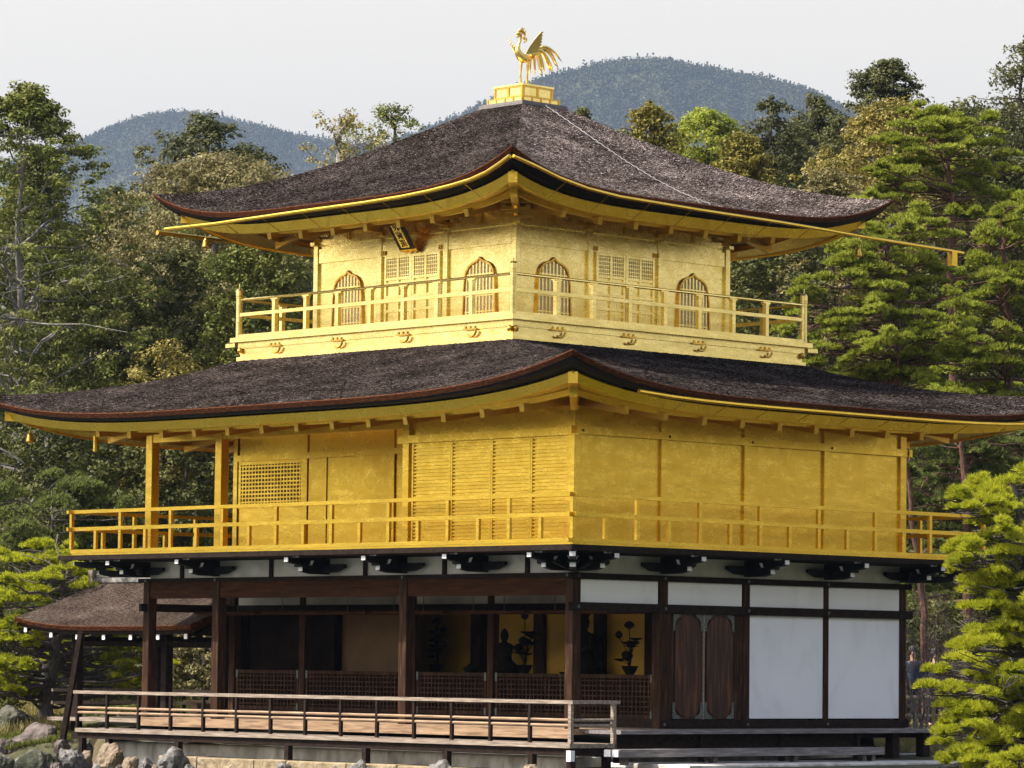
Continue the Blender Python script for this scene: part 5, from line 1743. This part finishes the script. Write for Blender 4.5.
def cone_tree(name, label, px, depth, toppy, wpx, seed, leaf, bark='dark', base_frac=.12, levels=22, size=.055, per=44, prof='tall', droop=.18, gap=.10, cl=.32):
    """cypress or cedar: whorls of boughs round a straight stem"""
    rg = np.random.default_rng(seed)
    foot = at(px, depth)
    foot[2] = gz(foot)
    top = at(px, depth, toppy)
    H = top[2] - foot[2]
    rmax = wpx * depth / FPX / 2
    root = thing(name, label, 'tree', tuple(foot), TREES)
    tr = MB()
    limb(tr, foot, top, max(.12, H * .017), .02, rg, .01, 10, 8)
    pt, pr = zip(*PROFILE[prof])
    Cs, Rs = [], []
    for j in range(levels):
        t = (j + rg.uniform(-.35, .35)) / levels
        t = min(max(t, 0), .97)
        r_ = rmax * float(np.interp(t, pt, pr))
        p0 = foot + (top - foot) * (base_frac + (1 - base_frac) * t)
        nb = int(6 + 7 * r_ / rmax)
        a0 = rg.uniform(0, 2 * PI)
        for b in range(nb):
            if rg.random() < gap:
                continue
            a = a0 + 2 * PI * b / nb + rg.uniform(-.3, .3)
            rb = r_ * rg.uniform(.60, 1.15)
            e = p0 + np.array((math.cos(a) * rb, math.sin(a) * rb, rb * (.16 - droop)))
            limb(tr, p0, e, .03, .010, rg, .05, 4, 4)
            m_ = max(2, int(rb / .30))
            for q in range(m_):
                s_ = (q + 1) / m_
                if s_ < .3 and rb > 1:
                    continue
                c = p0 + (e - p0) * s_ + np.array((0, 0, -.35 * droop * rb * s_ * s_)) + rg.normal(size=3) * .09
                Cs.append(c)
                Rs.append(cl * rg.uniform(.6, 1.15) * (.55 + .45 * min(1, rb / 1.2)))
    for q in range(4):
        Cs.append(top - np.array((0, 0, .1 + q * .16)))
        Rs.append(.08 + .04 * q)
    V, F = clump_leaves(np.array(Cs), np.array(Rs), per, size, rg, flat=.7, up=.35)
    obj('trunk', tr, BARK[bark], root)
    np_obj('crown', V, F, LEAF[leaf], root)
    return root

def needle_tufts(P_, D_, L, w, k, rg, spread=.75):
    """tufts of thin needles: points P_, axes D_, k needles each"""
    n = len(P_)
    D_ = D_ / (np.linalg.norm(D_, axis=1, keepdims=True) + 1e-9)
    d = np.repeat(D_, k, 0) + unit(n * k, rg) * spread
    d /= np.linalg.norm(d, axis=1, keepdims=True)
    p_ = np.repeat(P_, k, 0)
    ln = (L * rg.uniform(.7, 1.25, n * k))[:, None]
    sd = np.cross(d, unit(n * k, rg))
    sd /= np.linalg.norm(sd, axis=1, keepdims=True) + 1e-9
    V = np.stack([p_ - sd * w / 2, p_ + sd * w / 2, p_ + d * ln + sd * w * .2, p_ + d * ln - sd * w * .2], 1).reshape(-1, 3)
    F = np.arange(4 * n * k).reshape(-1, 4)
    return V, F

def pine(name, label, px, depth, trunk, pads, seed, leaf='pine', bark='red', r0=.14, L=.16, w=.022, k=8, dens=95, group='pines around the pavilion', thick=.30, twigs=3):
    """trunk = [(column, row)...] from the foot up; pads = [(column, row, half width px, half height px, depth shift)]"""
    rg = np.random.default_rng(seed)
    tp = [at(x, depth, y) for x, y in trunk]
    foot = tp[0]
    foot[2] = min(foot[2], gz(foot) - .05)
    root = thing(name, label, 'pine', tuple(foot), group)
    tr = MB()
    n = len(tp)
    fine, rad = [], []
    for i in range(n - 1):
        for q in range(4):
            t = q / 4
            fine.append(tp[i] * (1 - t) + tp[i + 1] * t + rg.normal(size=3) * .02)
            rad.append(r0 * (1 - .80 * (i + t) / (n - 1)))
    fine.append(tp[-1])
    rad.append(r0 * .18)
    tr.tube(fine, rad, 9)
    fine = np.array(fine)
    Pt, Dt = [], []
    toC = np.array([math.sin(YAW), -math.cos(YAW), 0])
    extra = []
    for (px_, py_, hw, hh, dd) in pads:
        for _ in range(4):
            extra.append((px_ + rg.uniform(-1, 1) * hw * 1.0, py_ + rg.uniform(-1.6, 2.4) * hh, hw * rg.uniform(.22, .60), hh * rg.uniform(.5, 1.0), dd + rg.uniform(-.9, .9)))
    for (px_, py_, hw, hh, dd) in list(pads) + extra:
        sc_ = (depth + dd) / FPX
        c = at(px_, depth + dd, py_)
        a, h_ = hw * sc_, hh * sc_
        dpt = a * rg.uniform(.65, .95)
        # branch from the trunk, a little below the pad
        z_t = c[2] - .25 * a - .15
        j = int(np.argmin(np.abs(fine[:, 2] - z_t)))
        under = c - np.array((0, 0, h_ * .55))
        bp = limb(tr, fine[j], under, min(rad[j] * .45, .05), .014, rg, .10, 6, 6)
        for _ in range(twigs):
            th = rg.uniform(0, 2 * PI)
            e = under + RT * math.cos(th) * a * .8 + toC * math.sin(th) * dpt * .8 + np.array((0, 0, h_ * .15))
            limb(tr, bp[rg.integers(3, 7)], e, .014, .005, rg, .12, 4, 4)
        sub = max(3, int(a * 3.2))
        for s_ in range(sub):
            th, rr = rg.uniform(0, 2 * PI), math.sqrt(rg.random()) * .85
            q = c + RT * math.cos(th) * a * rr + toC * math.sin(th) * dpt * rr + np.array((0, 0, h_ * (.7 * (1 - rr * rr) - .3 + rg.uniform(-.55, .55))))
            ra = a * rg.uniform(.18, .40) if sub > 3 else a * rg.uniform(.3, .6)
            rh = max(h_ * rg.uniform(.30, .7), .07)
            m_ = int(dens * (ra * ra * 3.0 + .25))
            u = unit(m_, rg)
            u[:, 2] = np.abs(u[:, 2]) * .9 - .12
            f = rg.uniform(.45, 1.0, m_) ** .5
            Pt.append(q + u * np.stack([ra * f, ra * f, rh * f], 1))
            dv = u * np.array((.75, .75, .5))
            dv[:, 2] += .75
            Dt.append(dv)
    Pt, Dt = np.concatenate(Pt), np.concatenate(Dt)
    V, F = needle_tufts(Pt, Dt, L, w, k, rg)
    obj('trunk', tr, BARK[bark], root)
    np_obj('crown', V, F, LEAF[leaf], root)
    return root

# --- far row and fillers first
FILL = [(-40, 128, 195, 260, 'dark'), (70, 132, 225, 250, 'dark'), (165, 135, 215, 240, 'mid'), (245, 128, 240, 230, 'dark'), (330, 140, 222, 230, 'dark'), (440, 140, 222, 230, 'olive'),
        (570, 140, 172, 190, 'dark'), (665, 142, 146, 190, 'mid'), (735, 138, 140, 200, 'dark'), (812, 134, 122, 190, 'cedar'), (890, 132, 122, 220, 'dark'), (965, 130, 104, 230, 'dark'), (1060, 128, 82, 250, 'cedar')]
FL = ['dark leafy tree filling the far bank at the left edge', 'dark leafy tree behind the silver-limbed tree', 'green leafy tree behind the pale olive tree', 'dark leafy tree far behind the top balcony left corner', 'dark leafy tree behind the left top roof', 'olive leafy tree hidden behind the top roof',
      'dark tree behind the right side of the top roof', 'dark tree behind the yellow-green cypress', 'green tree behind the row of rounded crowns', 'olive tree between the dark cypress and the tall dark tree', 'dark tree behind the yellowish bare-limbed tree', 'dark tree behind the tall pine trunk', 'dark tree filling the far right edge']
for i, (px, dp, ty, wp, lf) in enumerate(FILL):
    broad_tree('leafy_tree', FL[i], 'tree', px, dp, ty, wp, 100 + i, lf, size=.08, per=36, density=1.0, base_frac=.03, crad=.42, prof='broad')

# --- left bank
broad_tree('leafy_tree', 'dark rounded tree rising against the far hill above the pale olive tree', 'tree', 207, 124, 118, 150, 201, 'cedar', size=.07, per=40, base_frac=0.7, prof='round', crad=.36, lump=.34, gaps=0.1, density=1.2)
broad_tree('olive_tree', 'broad pale olive tree with a rounded crown behind the left roof tip', 'tree', 218, 104, 157, 260, 202, 'olive', base_frac=0.5, bark='grey', bare=5, lump=.18, prof='broad', density=1.3)
broad_tree('leafy_tree', 'thin half-bare tree with yellow and green leaves against the sky', 'tree', 342, 118, 110, 112, 203, 'yellow', per=24, density=.45, base_frac=0.76, prof='round', bare=14, bark='grey', gaps=.5, lump=.4)
broad_tree('leafy_tree', 'green leafy tree beside the half-bare one behind the roof', 'tree', 392, 122, 105, 112, 204, 'mid', per=30, density=.6, base_frac=0.74, prof='round', bare=6, gaps=.4, lump=.4)
broad_tree('silver_limbed_tree', 'tall tree with bare silvery limbs and sparse green leaves at the left edge', 'tree', 26, 92, 86, 340, 205, 'mid', density=0.7, base_frac=.30, bare=60, bark='grey', gaps=.55, trunk_r=.17, basepx=27, prof='egg', lump=.4, crad=.30, layer=.4)
broad_tree('leafy_tree', 'dense dark tree behind the silver-limbed tree', 'tree', 36, 106, 148, 190, 206, 'dark', base_frac=.05, prof='egg', crad=.36)
broad_tree('leafy_tree', 'dark leafy tree between the silver-limbed tree and the pale olive tree', 'tree', 112, 110, 188, 120, 219, 'dark', base_frac=.1, prof='round', gaps=.15, lump=.34)
broad_tree('leafy_tree', 'dark tree with bare grey twigs above the broad roof left end', 'tree', 95, 96, 268, 190, 207, 'dark', base_frac=.05, bare=16, bark='grey')
broad_tree('leafy_tree', 'dark tree with a straight grey stem left of the top balcony', 'tree', 178, 94, 252, 150, 208, 'dark', base_frac=.05, bare=8, bark='grey')
broad_tree('leafy_tree', 'green and olive tree close behind the top balcony left end', 'tree', 255, 92, 225, 130, 209, 'mid', base_frac=.05, bare=4)
broad_tree('shrub', 'yellow-green shrub just above the broad roof', 'shrub', 165, 88, 342, 90, 210, 'yellow', size=.045, base_frac=.4, bare=4, density=.7, gaps=.35)
broad_tree('leafy_tree', 'dark tree under the broad roof left end', 'tree', 50, 88, 392, 220, 211, 'dark', base_frac=.0, bare=12, bark='grey')
broad_tree('leafy_tree', 'dark tree seen between the gilded balcony columns', 'tree', 190, 87, 398, 180, 212, 'dark', base_frac=.0, bare=5)
broad_tree('shrub', 'glossy yellow-green bush seen through the open fishing pavilion', 'shrub', 205, 84.5, 606, 120, 213, 'olive', size=.042, base_frac=.0, density=1.3, crad=.22)
broad_tree('shrub', 'dark green bush behind the fishing pavilion posts', 'shrub', 110, 86, 590, 150, 217, 'mid', size=.045, base_frac=.0, density=1.1, crad=.25)
broad_tree('shrub', 'dark leafy bush behind the leaning garden pine', 'shrub', 10, 88, 560, 130, 218, 'dark', size=.045, base_frac=.0, density=1.1, crad=.25)
pine('pine_tree', 'bluish green pine below the left end of the gilded balcony', 85, 85, [(45, 700), (48, 640), (52, 580), (52, 520)], [(40, 512, 50, 26, 0), (95, 520, 38, 20, 1), (15, 535, 40, 24, -1), (62, 545, 55, 26, .5), (20, 575, 45, 22, 0), (75, 495, 32, 18, 1)], 214, 'pine_blue', 'blackpine', .13, .11, .026, 8, 110)
pine('pine_tree', 'bright green garden pine with a leaning dark trunk beside the fishing pavilion', 45, 79.5, [(42, 762), (44, 725), (48, 690), (55, 650), (60, 620), (63, 600), (62, 580)],
     [(62, 585, 40, 11, 0), (92, 582, 26, 8, 1), (20, 562, 42, 9, .6), (55, 556, 34, 8, 1.2), (22, 600, 32, 13, -.4), (8, 625, 26, 10, -.6), (6, 642, 30, 10, -.5), (4, 662, 26, 12, -1), (12, 682, 24, 8, -.6), (88, 645, 40, 10, 1.6), (130, 650, 38, 10, 2), (95, 672, 42, 9, 2), (135, 668, 32, 10, 2.4), (15, 690, 22, 8, -.4), (100, 628, 26, 9, 1.8), (115, 634, 38, 9, 2.2), (108, 690, 26, 9, 1.8)], 215, 'pine_bright', 'blackpine', .20, .10, .020, 9, 110)
broad_tree('shrub', 'dark shrub on the bank left of the pine trunk', 'shrub', 5, 80, 668, 44, 216, 'mid', size=.04, per=26, base_frac=.1, crad=.16)

# --- right bank
cone_tree('cypress_tree', 'yellow-green cypress against the far hill right of the roof top', 650, 122, 99, 84, 220, 'gold_cedar', base_frac=0.66, levels=20, prof='round', size=.06, cl=.40, gap=0.08)
broad_tree('leafy_tree', 'low round bright green tree behind the top roof', 'tree', 706, 126, 110, 130, 221, 'pine', size=.06, base_frac=0.7, prof='round', density=1.1)
broad_tree('leafy_tree', 'small dark tree peeping over the roof beside the dais', 'tree', 582, 124, 106, 46, 222, 'dark', size=.06, base_frac=.6, prof='egg')
cone_tree('cypress_tree', 'dark cypress with drooping boughs behind the roof slope', 772, 116, 94, 170, 223, 'cedar', base_frac=0.42, levels=30, droop=.38, gap=0.08)
broad_tree('cypress_tree', 'olive-brown round-topped cypress in front of the dark drooping one', 'tree', 742, 110, 134, 90, 224, 'gold_cedar', base_frac=0.62, prof='round', crad=.26)
broad_tree('leafy_tree', 'grey-green thin tree left of the tall dark tree', 'tree', 818, 128, 98, 100, 225, 'cedar', size=.06, base_frac=0.6, bare=10, density=1.0, gaps=0.15, prof='round')
broad_tree('leafy_tree', 'tall dark layered tree against the sky', 'tree', 886, 116, 62, 150, 226, 'cedar', base_frac=0.55, density=1.2, gaps=0.2, bare=6, prof='round', lump=.4, layer=.45)
cone_tree('cypress_tree', 'towering dark cypress at the right edge', 1026, 114, 33, 270, 227, 'cedar', base_frac=.1, levels=36, gap=.10, cl=0.46)
broad_tree('leafy_tree', 'olive-yellow tree with bare grey twigs right of the top roof', 'tree', 890, 106, 100, 180, 228, 'yellow', base_frac=0.55, bare=22, bark='grey', gaps=0.25, prof='round', lump=.34, density=1.15)
broad_tree('leafy_tree', 'dark olive tree behind the top balcony right end', 'tree', 775, 98, 205, 150, 229, 'dark', base_frac=.05, bare=4)
broad_tree('leafy_tree', 'olive leafy tree below the roof tip at right', 'tree', 830, 102, 170, 110, 241, 'olive', base_frac=.2, gaps=.2)
broad_tree('leafy_tree', 'dark green tree behind the upper pine trunk', 'tree', 985, 108, 150, 190, 230, 'dark', size=.06, base_frac=.05, gaps=.1)
broad_tree('leafy_tree', 'dark tree filling the gap behind the middle pines', 'tree', 900, 104, 260, 220, 242, 'dark', size=.06, base_frac=.0)
broad_tree('leafy_tree', 'dark tree low behind the gilded balcony right end', 'tree', 960, 92, 430, 190, 243, 'dark', base_frac=.0)
broad_tree('shrub', 'dark bush behind the bamboo fence', 'shrub', 925, 83, 600, 110, 244, 'dark', size=.045, base_frac=.0, crad=.24)
pine('pine_tree', 'tall red pine with a long bare trunk and flat top at upper right', 950, 99, [(962, 560), (958, 480), (955, 400), (952, 330), (950, 260), (953, 200), (948, 165), (940, 140)],
     [(925, 130, 40, 11, 0), (965, 132, 36, 11, .8), (940, 146, 52, 9, -.4), (905, 165, 36, 10, 0), (985, 150, 30, 12, 1), (890, 178, 32, 8, -.5), (915, 188, 40, 8, .5), (985, 178, 34, 12, 1), (940, 118, 26, 9, 0), (1000, 205, 40, 16, 1), (1005, 235, 42, 18, 0), (880, 205, 30, 10, -1)], 231, 'pine', 'red', .16, .115, .030, 8, 110)
pine('pine_tree', 'red pine with a short dark trunk right of the top balcony', 892, 90, [(897, 560), (897, 480), (896, 400), (897, 335), (893, 290), (888, 258), (886, 235)],
     [(885, 228, 40, 12, 0), (850, 245, 36, 14, 0), (925, 232, 36, 12, .6), (835, 268, 40, 15, -.4), (915, 258, 40, 13, .8), (868, 285, 36, 12, -1), (820, 300, 32, 15, 0), (930, 290, 38, 13, 1), (855, 318, 42, 13, -1), (915, 325, 40, 13, -.5), (830, 345, 40, 14, .5), (885, 352, 44, 13, -1), (935, 352, 38, 13, 0), (860, 375, 50, 13, 0), (915, 380, 46, 12, 0), (800, 325, 24, 13, 1), (790, 350, 22, 12, 1)], 232, 'pine', 'red', .15, .11, .028, 8, 115)
pine('pine_tree', 'green pine with spreading tiers at the right edge', 1010, 94, [(1012, 560), (1012, 480), (1010, 400), (1008, 320), (1004, 250), (1000, 215)],
     [(1005, 205, 34, 14, 0), (985, 235, 34, 13, -.5), (1022, 240, 34, 15, .5), (975, 268, 32, 12, 0), (1010, 275, 44, 15, -.6), (985, 305, 40, 14, -1), (1025, 315, 40, 16, 0), (965, 335, 40, 14, 0), (1005, 350, 44, 14, -1), (975, 372, 46, 13, -.5), (1020, 385, 40, 14, 0), (950, 395, 40, 11, 0), (1000, 405, 46, 12, 0)], 233, 'pine', 'red', .16, .11, .028, 8, 115)
pine('pine_tree', 'dark red-trunked pine behind the gilded balcony right end', 965, 84, [(968, 700), (968, 620), (966, 540), (964, 480), (962, 440), (960, 415)],
     [(960, 425, 50, 12, 1), (925, 435, 38, 12, 1), (1000, 440, 44, 14, 1), (930, 470, 40, 11, 1), (1000, 478, 40, 14, 1.4), (925, 500, 46, 12, .5), (975, 508, 46, 13, 1), (915, 528, 36, 12, 1), (960, 535, 46, 12, .6), (1005, 520, 36, 14, 1), (925, 615, 32, 13, .6), (915, 640, 26, 12, 1)], 234, 'pine_blue', 'red', .14, .11, .026, 8, 105)
pine('pine_tree', 'slim red pine trunk right behind the pavilion corner', 905, 80, [(926, 720), (925, 660), (924, 600), (912, 520), (906, 460), (905, 425)],
     [(908, 420, 26, 9, 1), (925, 455, 26, 9, 1), (918, 560, 26, 10, 1), (935, 575, 28, 11, 1)], 235, 'pine_blue', 'red', .11, .11, .026, 8, 105)
# foreground pine beside the pavilion
pine('pine_tree', 'bright yellow-green pine in the right foreground beside the pavilion', 1020, 61.5, [(1045, 800), (1044, 740), (1040, 680), (1032, 620), (1026, 560), (1020, 510), (1010, 480)],
     [(1009, 490, 34.27, 13.8, 0), (1039, 482, 34.27, 16.1, 0.4), (979, 506, 26.21, 10.35, 0), (1021, 516, 40.32, 14.95, -0.3), (1059, 519, 34.27, 16.1, 0), (984, 536, 30.24, 11.5, -0.3), (967, 549, 20.16, 9.2, 0.2), (1024, 552, 44.35, 16.1, -0.5), (1009, 579, 44.35, 16.1, -0.6), (1059, 579, 40.32, 17.25, 0), (977, 594, 22.18, 10.35, 0), (994, 616, 40.32, 14.95, -0.6), (1039, 616, 44.35, 17.25, -0.8), (964, 659, 28.22, 10.35, -0.4), (999, 654, 42.34, 14.95, -0.6), (1044, 659, 44.35, 17.25, -0.8), (1009, 694, 46.37, 16.1, -1), (959, 694, 26.21, 10.35, -0.4), (974, 719, 34.27, 12.65, -0.8), (1024, 732, 50.4, 17.25, -1.2), (959, 742, 22.18, 10.35, -0.6), (994, 756, 42.34, 13.8, -1.2), (1039, 769, 46.37, 16.1, -1.4), (984, 564, 30.24, 10.35, 0.3), (990, 560, 30, 12, 0.2), (1012, 590, 40, 13, 0.3), (985, 635, 34, 12, 0.2), (1015, 672, 42, 13, 0.2), (985, 715, 36, 12, 0.2), (1020, 705, 40, 14, 0.3), (1000, 525, 34, 12, 0.5), (1020, 745, 40, 13, 0.1)],
     240, 'pine_bright', 'blackpine', .17, .105, .011, 18, 105, thick=.3, twigs=6)

# --- shrubs, grass, fence, visitors
def bare_shrub(label, px, depth, toppy, wpx, seed):
    rg = np.random.default_rng(seed)
    foot = at(px, depth)
    foot[2] = gz(foot)
    top = at(px, depth, toppy)
    root = thing('bare_shrub', label, 'shrub', tuple(foot), 'leafless shrubs behind the pavilion')
    H, R_ = top[2] - foot[2], wpx * depth / FPX / 2
    m, m2 = MB(), MB()
    for i in range(8):
        a = rg.uniform(0, 2 * PI)
        e = foot + np.array((math.cos(a) * R_ * rg.uniform(.2, 1), math.sin(a) * R_ * rg.uniform(.2, 1), H * rg.uniform(.6, 1)))
        lp = limb(m, foot + rg.normal(size=3) * np.array((.1, .1, 0)), e, .020, .007, rg, .10, 6, 5)
        for _ in range(9):
            b0 = lp[rg.integers(2, 7)]
            e2 = np.array(b0) + (unit(1, rg)[0] + np.array((0, 0, .35))) * rg.uniform(.25, .7)
            lq = limb(m2, b0, e2, .010, .004, rg, .12, 4, 3)
            for _ in range(4):
                limb(m2, lq[rg.integers(1, 5)], np.array(lq[4]) + unit(1, rg)[0] * .22, .006, .003, rg, .1, 2, 3)
    obj('stems', m, BARK['grey'], root)
    obj('twigs', m2, LEAF['twig'], root)
bare_shrub('leafless reddish shrub in front of the bamboo fence', 922, 75, 605, 60, 301)
bare_shrub('leafless grey-brown shrub beside the foreground pine', 950, 76, 620, 60, 302)

fpos = [at(px, 76.5) for px in (876, 968)]
fa, fb = [np.array((q[0], q[1], gz(q))) for q in fpos]
fence = thing('bamboo_fence', 'low bamboo rail fence behind the right end of the pavilion', 'fence', tuple((fa + fb) / 2))
fz0 = -.2
for z, r_ in ((.50, .055), (.34, .035), (.14, .045), (-.13, .045)):
    obj('rail', MB().tube([(fa[0], fa[1], z), (fb[0], fb[1], z)], r_, 8), MAT['bamboo'], fence)
for t in np.linspace(.05, .95, 6):
    q = fa + (fb - fa) * t
    obj('post', MB().tube([(q[0] + .06, q[1] + .06, q[2] - .1), (q[0] + .06, q[1] + .06, .56)], .04, 8), MAT['bamboo'], fence)

def person(px, depth, h, jacket, label, seed):
    foot = at(px, depth)
    z0 = gz(foot)
    root = thing('person', label, 'person', (foot[0], foot[1], z0), 'visitors behind the bamboo fence')
    s_ = h / 1.7
    f = -np.array([math.sin(YAW), -math.cos(YAW), 0]) * -1
    sd = np.array([math.cos(YAW), math.sin(YAW), 0])
    B = np.array((foot[0], foot[1], z0))
    J = lambda a, b, z: B + sd * a * s_ + f * b * s_ + np.array((0, 0, z * s_))
    def skin(name, verts, edges, rads, mat, par):
        me = bpy.data.meshes.new(name)
        me.from_pydata([tuple(v - np.array(root.location)) for v in verts], edges, [])
        o = bpy.data.objects.new(name, me)
        col.objects.link(o)
        o.parent = par
        md = o.modifiers.new('skin', 'SKIN')
        for v, r_ in zip(me.skin_vertices[0].data, rads):
            v.radius = (r_[0] * s_, r_[1] * s_) if isinstance(r_, tuple) else (r_ * s_, r_ * s_)
        me.skin_vertices[0].data[0].use_root = True
        sb = o.modifiers.new('sub', 'SUBSURF')
        sb.levels = sb.render_levels = 2
        me.materials.append(mat)
        return o
    v = [J(0, 0, .92), J(0, 0, 1.12), J(0, 0, 1.32), J(0, 0, 1.43), J(0, .01, 1.50), J(0, .02, 1.60), J(0, .02, 1.68)]
    e = [(0, 1), (1, 2), (2, 3), (3, 4), (4, 5), (5, 6)]
    r_ = [.14, .135, .15, .07, .052, .085, .06]
    for q in (-1, 1):
        i = len(v)
        v += [J(q * .16, 0, 1.36), J(q * .22, .02, 1.12), J(q * .20, .14, .95), J(q * .19, .20, .90)]
        e += [(2, i), (i, i + 1), (i + 1, i + 2), (i + 2, i + 3)]
        r_ += [.062, .05, .04, .03]
        i = len(v)
        v += [J(q * .09, 0, .80), J(q * .10, .02, .46), J(q * .10, -.02, .09), J(q * .11, .12, .04)]
        e += [(0, i), (i, i + 1), (i + 1, i + 2), (i + 2, i + 3)]
        r_ += [.088, .06, .045, .038]
    skin('body', v, e, r_, MAT['skin'], root)
    jm = noisy('jacket', [(0.3, tuple(c * .7 for c in jacket)), (0.7, jacket)], nscale=6, rough=.8)
    v = [J(0, 0, .84), J(0, 0, 1.12), J(0, 0, 1.34), J(0, 0, 1.42)]
    e = [(0, 1), (1, 2), (2, 3)]
    r_ = [.175, .165, .175, .085]
    for q in (-1, 1):
        i = len(v)
        v += [J(q * .165, 0, 1.36), J(q * .225, .02, 1.12), J(q * .205, .13, .965)]
        e += [(2, i), (i, i + 1), (i + 1, i + 2)]
        r_ += [.078, .066, .056]
    skin('jacket', v, e, r_, jm, root)
    v, e, r_ = [J(0, 0, .93), J(0, 0, .86)], [(0, 1)], [.15, .155]
    for q in (-1, 1):
        i = len(v)
        v += [J(q * .09, 0, .78), J(q * .10, .02, .46), J(q * .10, -.01, .10)]
        e += [(1, i), (i, i + 1), (i + 1, i + 2)]
        r_ += [.105, .078, .068]
    skin('trousers', v, e, r_, MAT['ink'], root)
    hb = MB().lathe([(.01, .125), (.06, .115), (.092, .07), (.10, 0), (.088, -.06), (.05, -.07)], J(0, -.015, 1.635), 14)
    obj('hair', hb, MAT['ink'], root, smooth=True)
person(914, 79.0, 1.66, (.02, .04, .085), 'person in a blue jacket behind the fence next to the pavilion corner', 1)
person(936, 79.6, 1.62, (.03, .03, .035), 'person in a dark jacket behind the fence farther from the pavilion', 2)

# grass and low plants on the bank (nobody could count the blades)
def blades(region, count, rg, L, leaf, label, cat):
    Pn = []
    while len(Pn) < count:
        px, dp = rg.uniform(*region[0]), rg.uniform(*region[1])
        q = at(px, dp)
        if shore(q[0], q[1]) > .2:
            q[2] = gz(q)
            Pn.append(q)
    Pn = np.array(Pn)
    V, F = needle_tufts(Pn, np.tile(np.array((0, 0, 1.0)), (count, 1)), L, .02, 5, rg, .55)
    o = np_obj('grass', V, F, LEAF[leaf], kind='stuff')
    o['label'], o['category'] = label, cat
blades(((-15, 75), (78, 92)), 4200, np.random.default_rng(51), .30, 'dry', 'dry yellow-green grass on the bank behind the leaning pine', 'grass')
blades(((-15, 120), (72, 79)), 3000, np.random.default_rng(54), .13, 'mid', 'short green grass between the shore boulders at left', 'grass')
blades(((850, 1010), (70, 88)), 3800, np.random.default_rng(52), .09, 'dry', 'short mossy grass behind the right end of the deck', 'grass')
blades(((60, 260), (82, 95)), 3000, np.random.default_rng(53), .22, 'mid', 'green undergrowth behind the fishing pavilion', 'undergrowth')
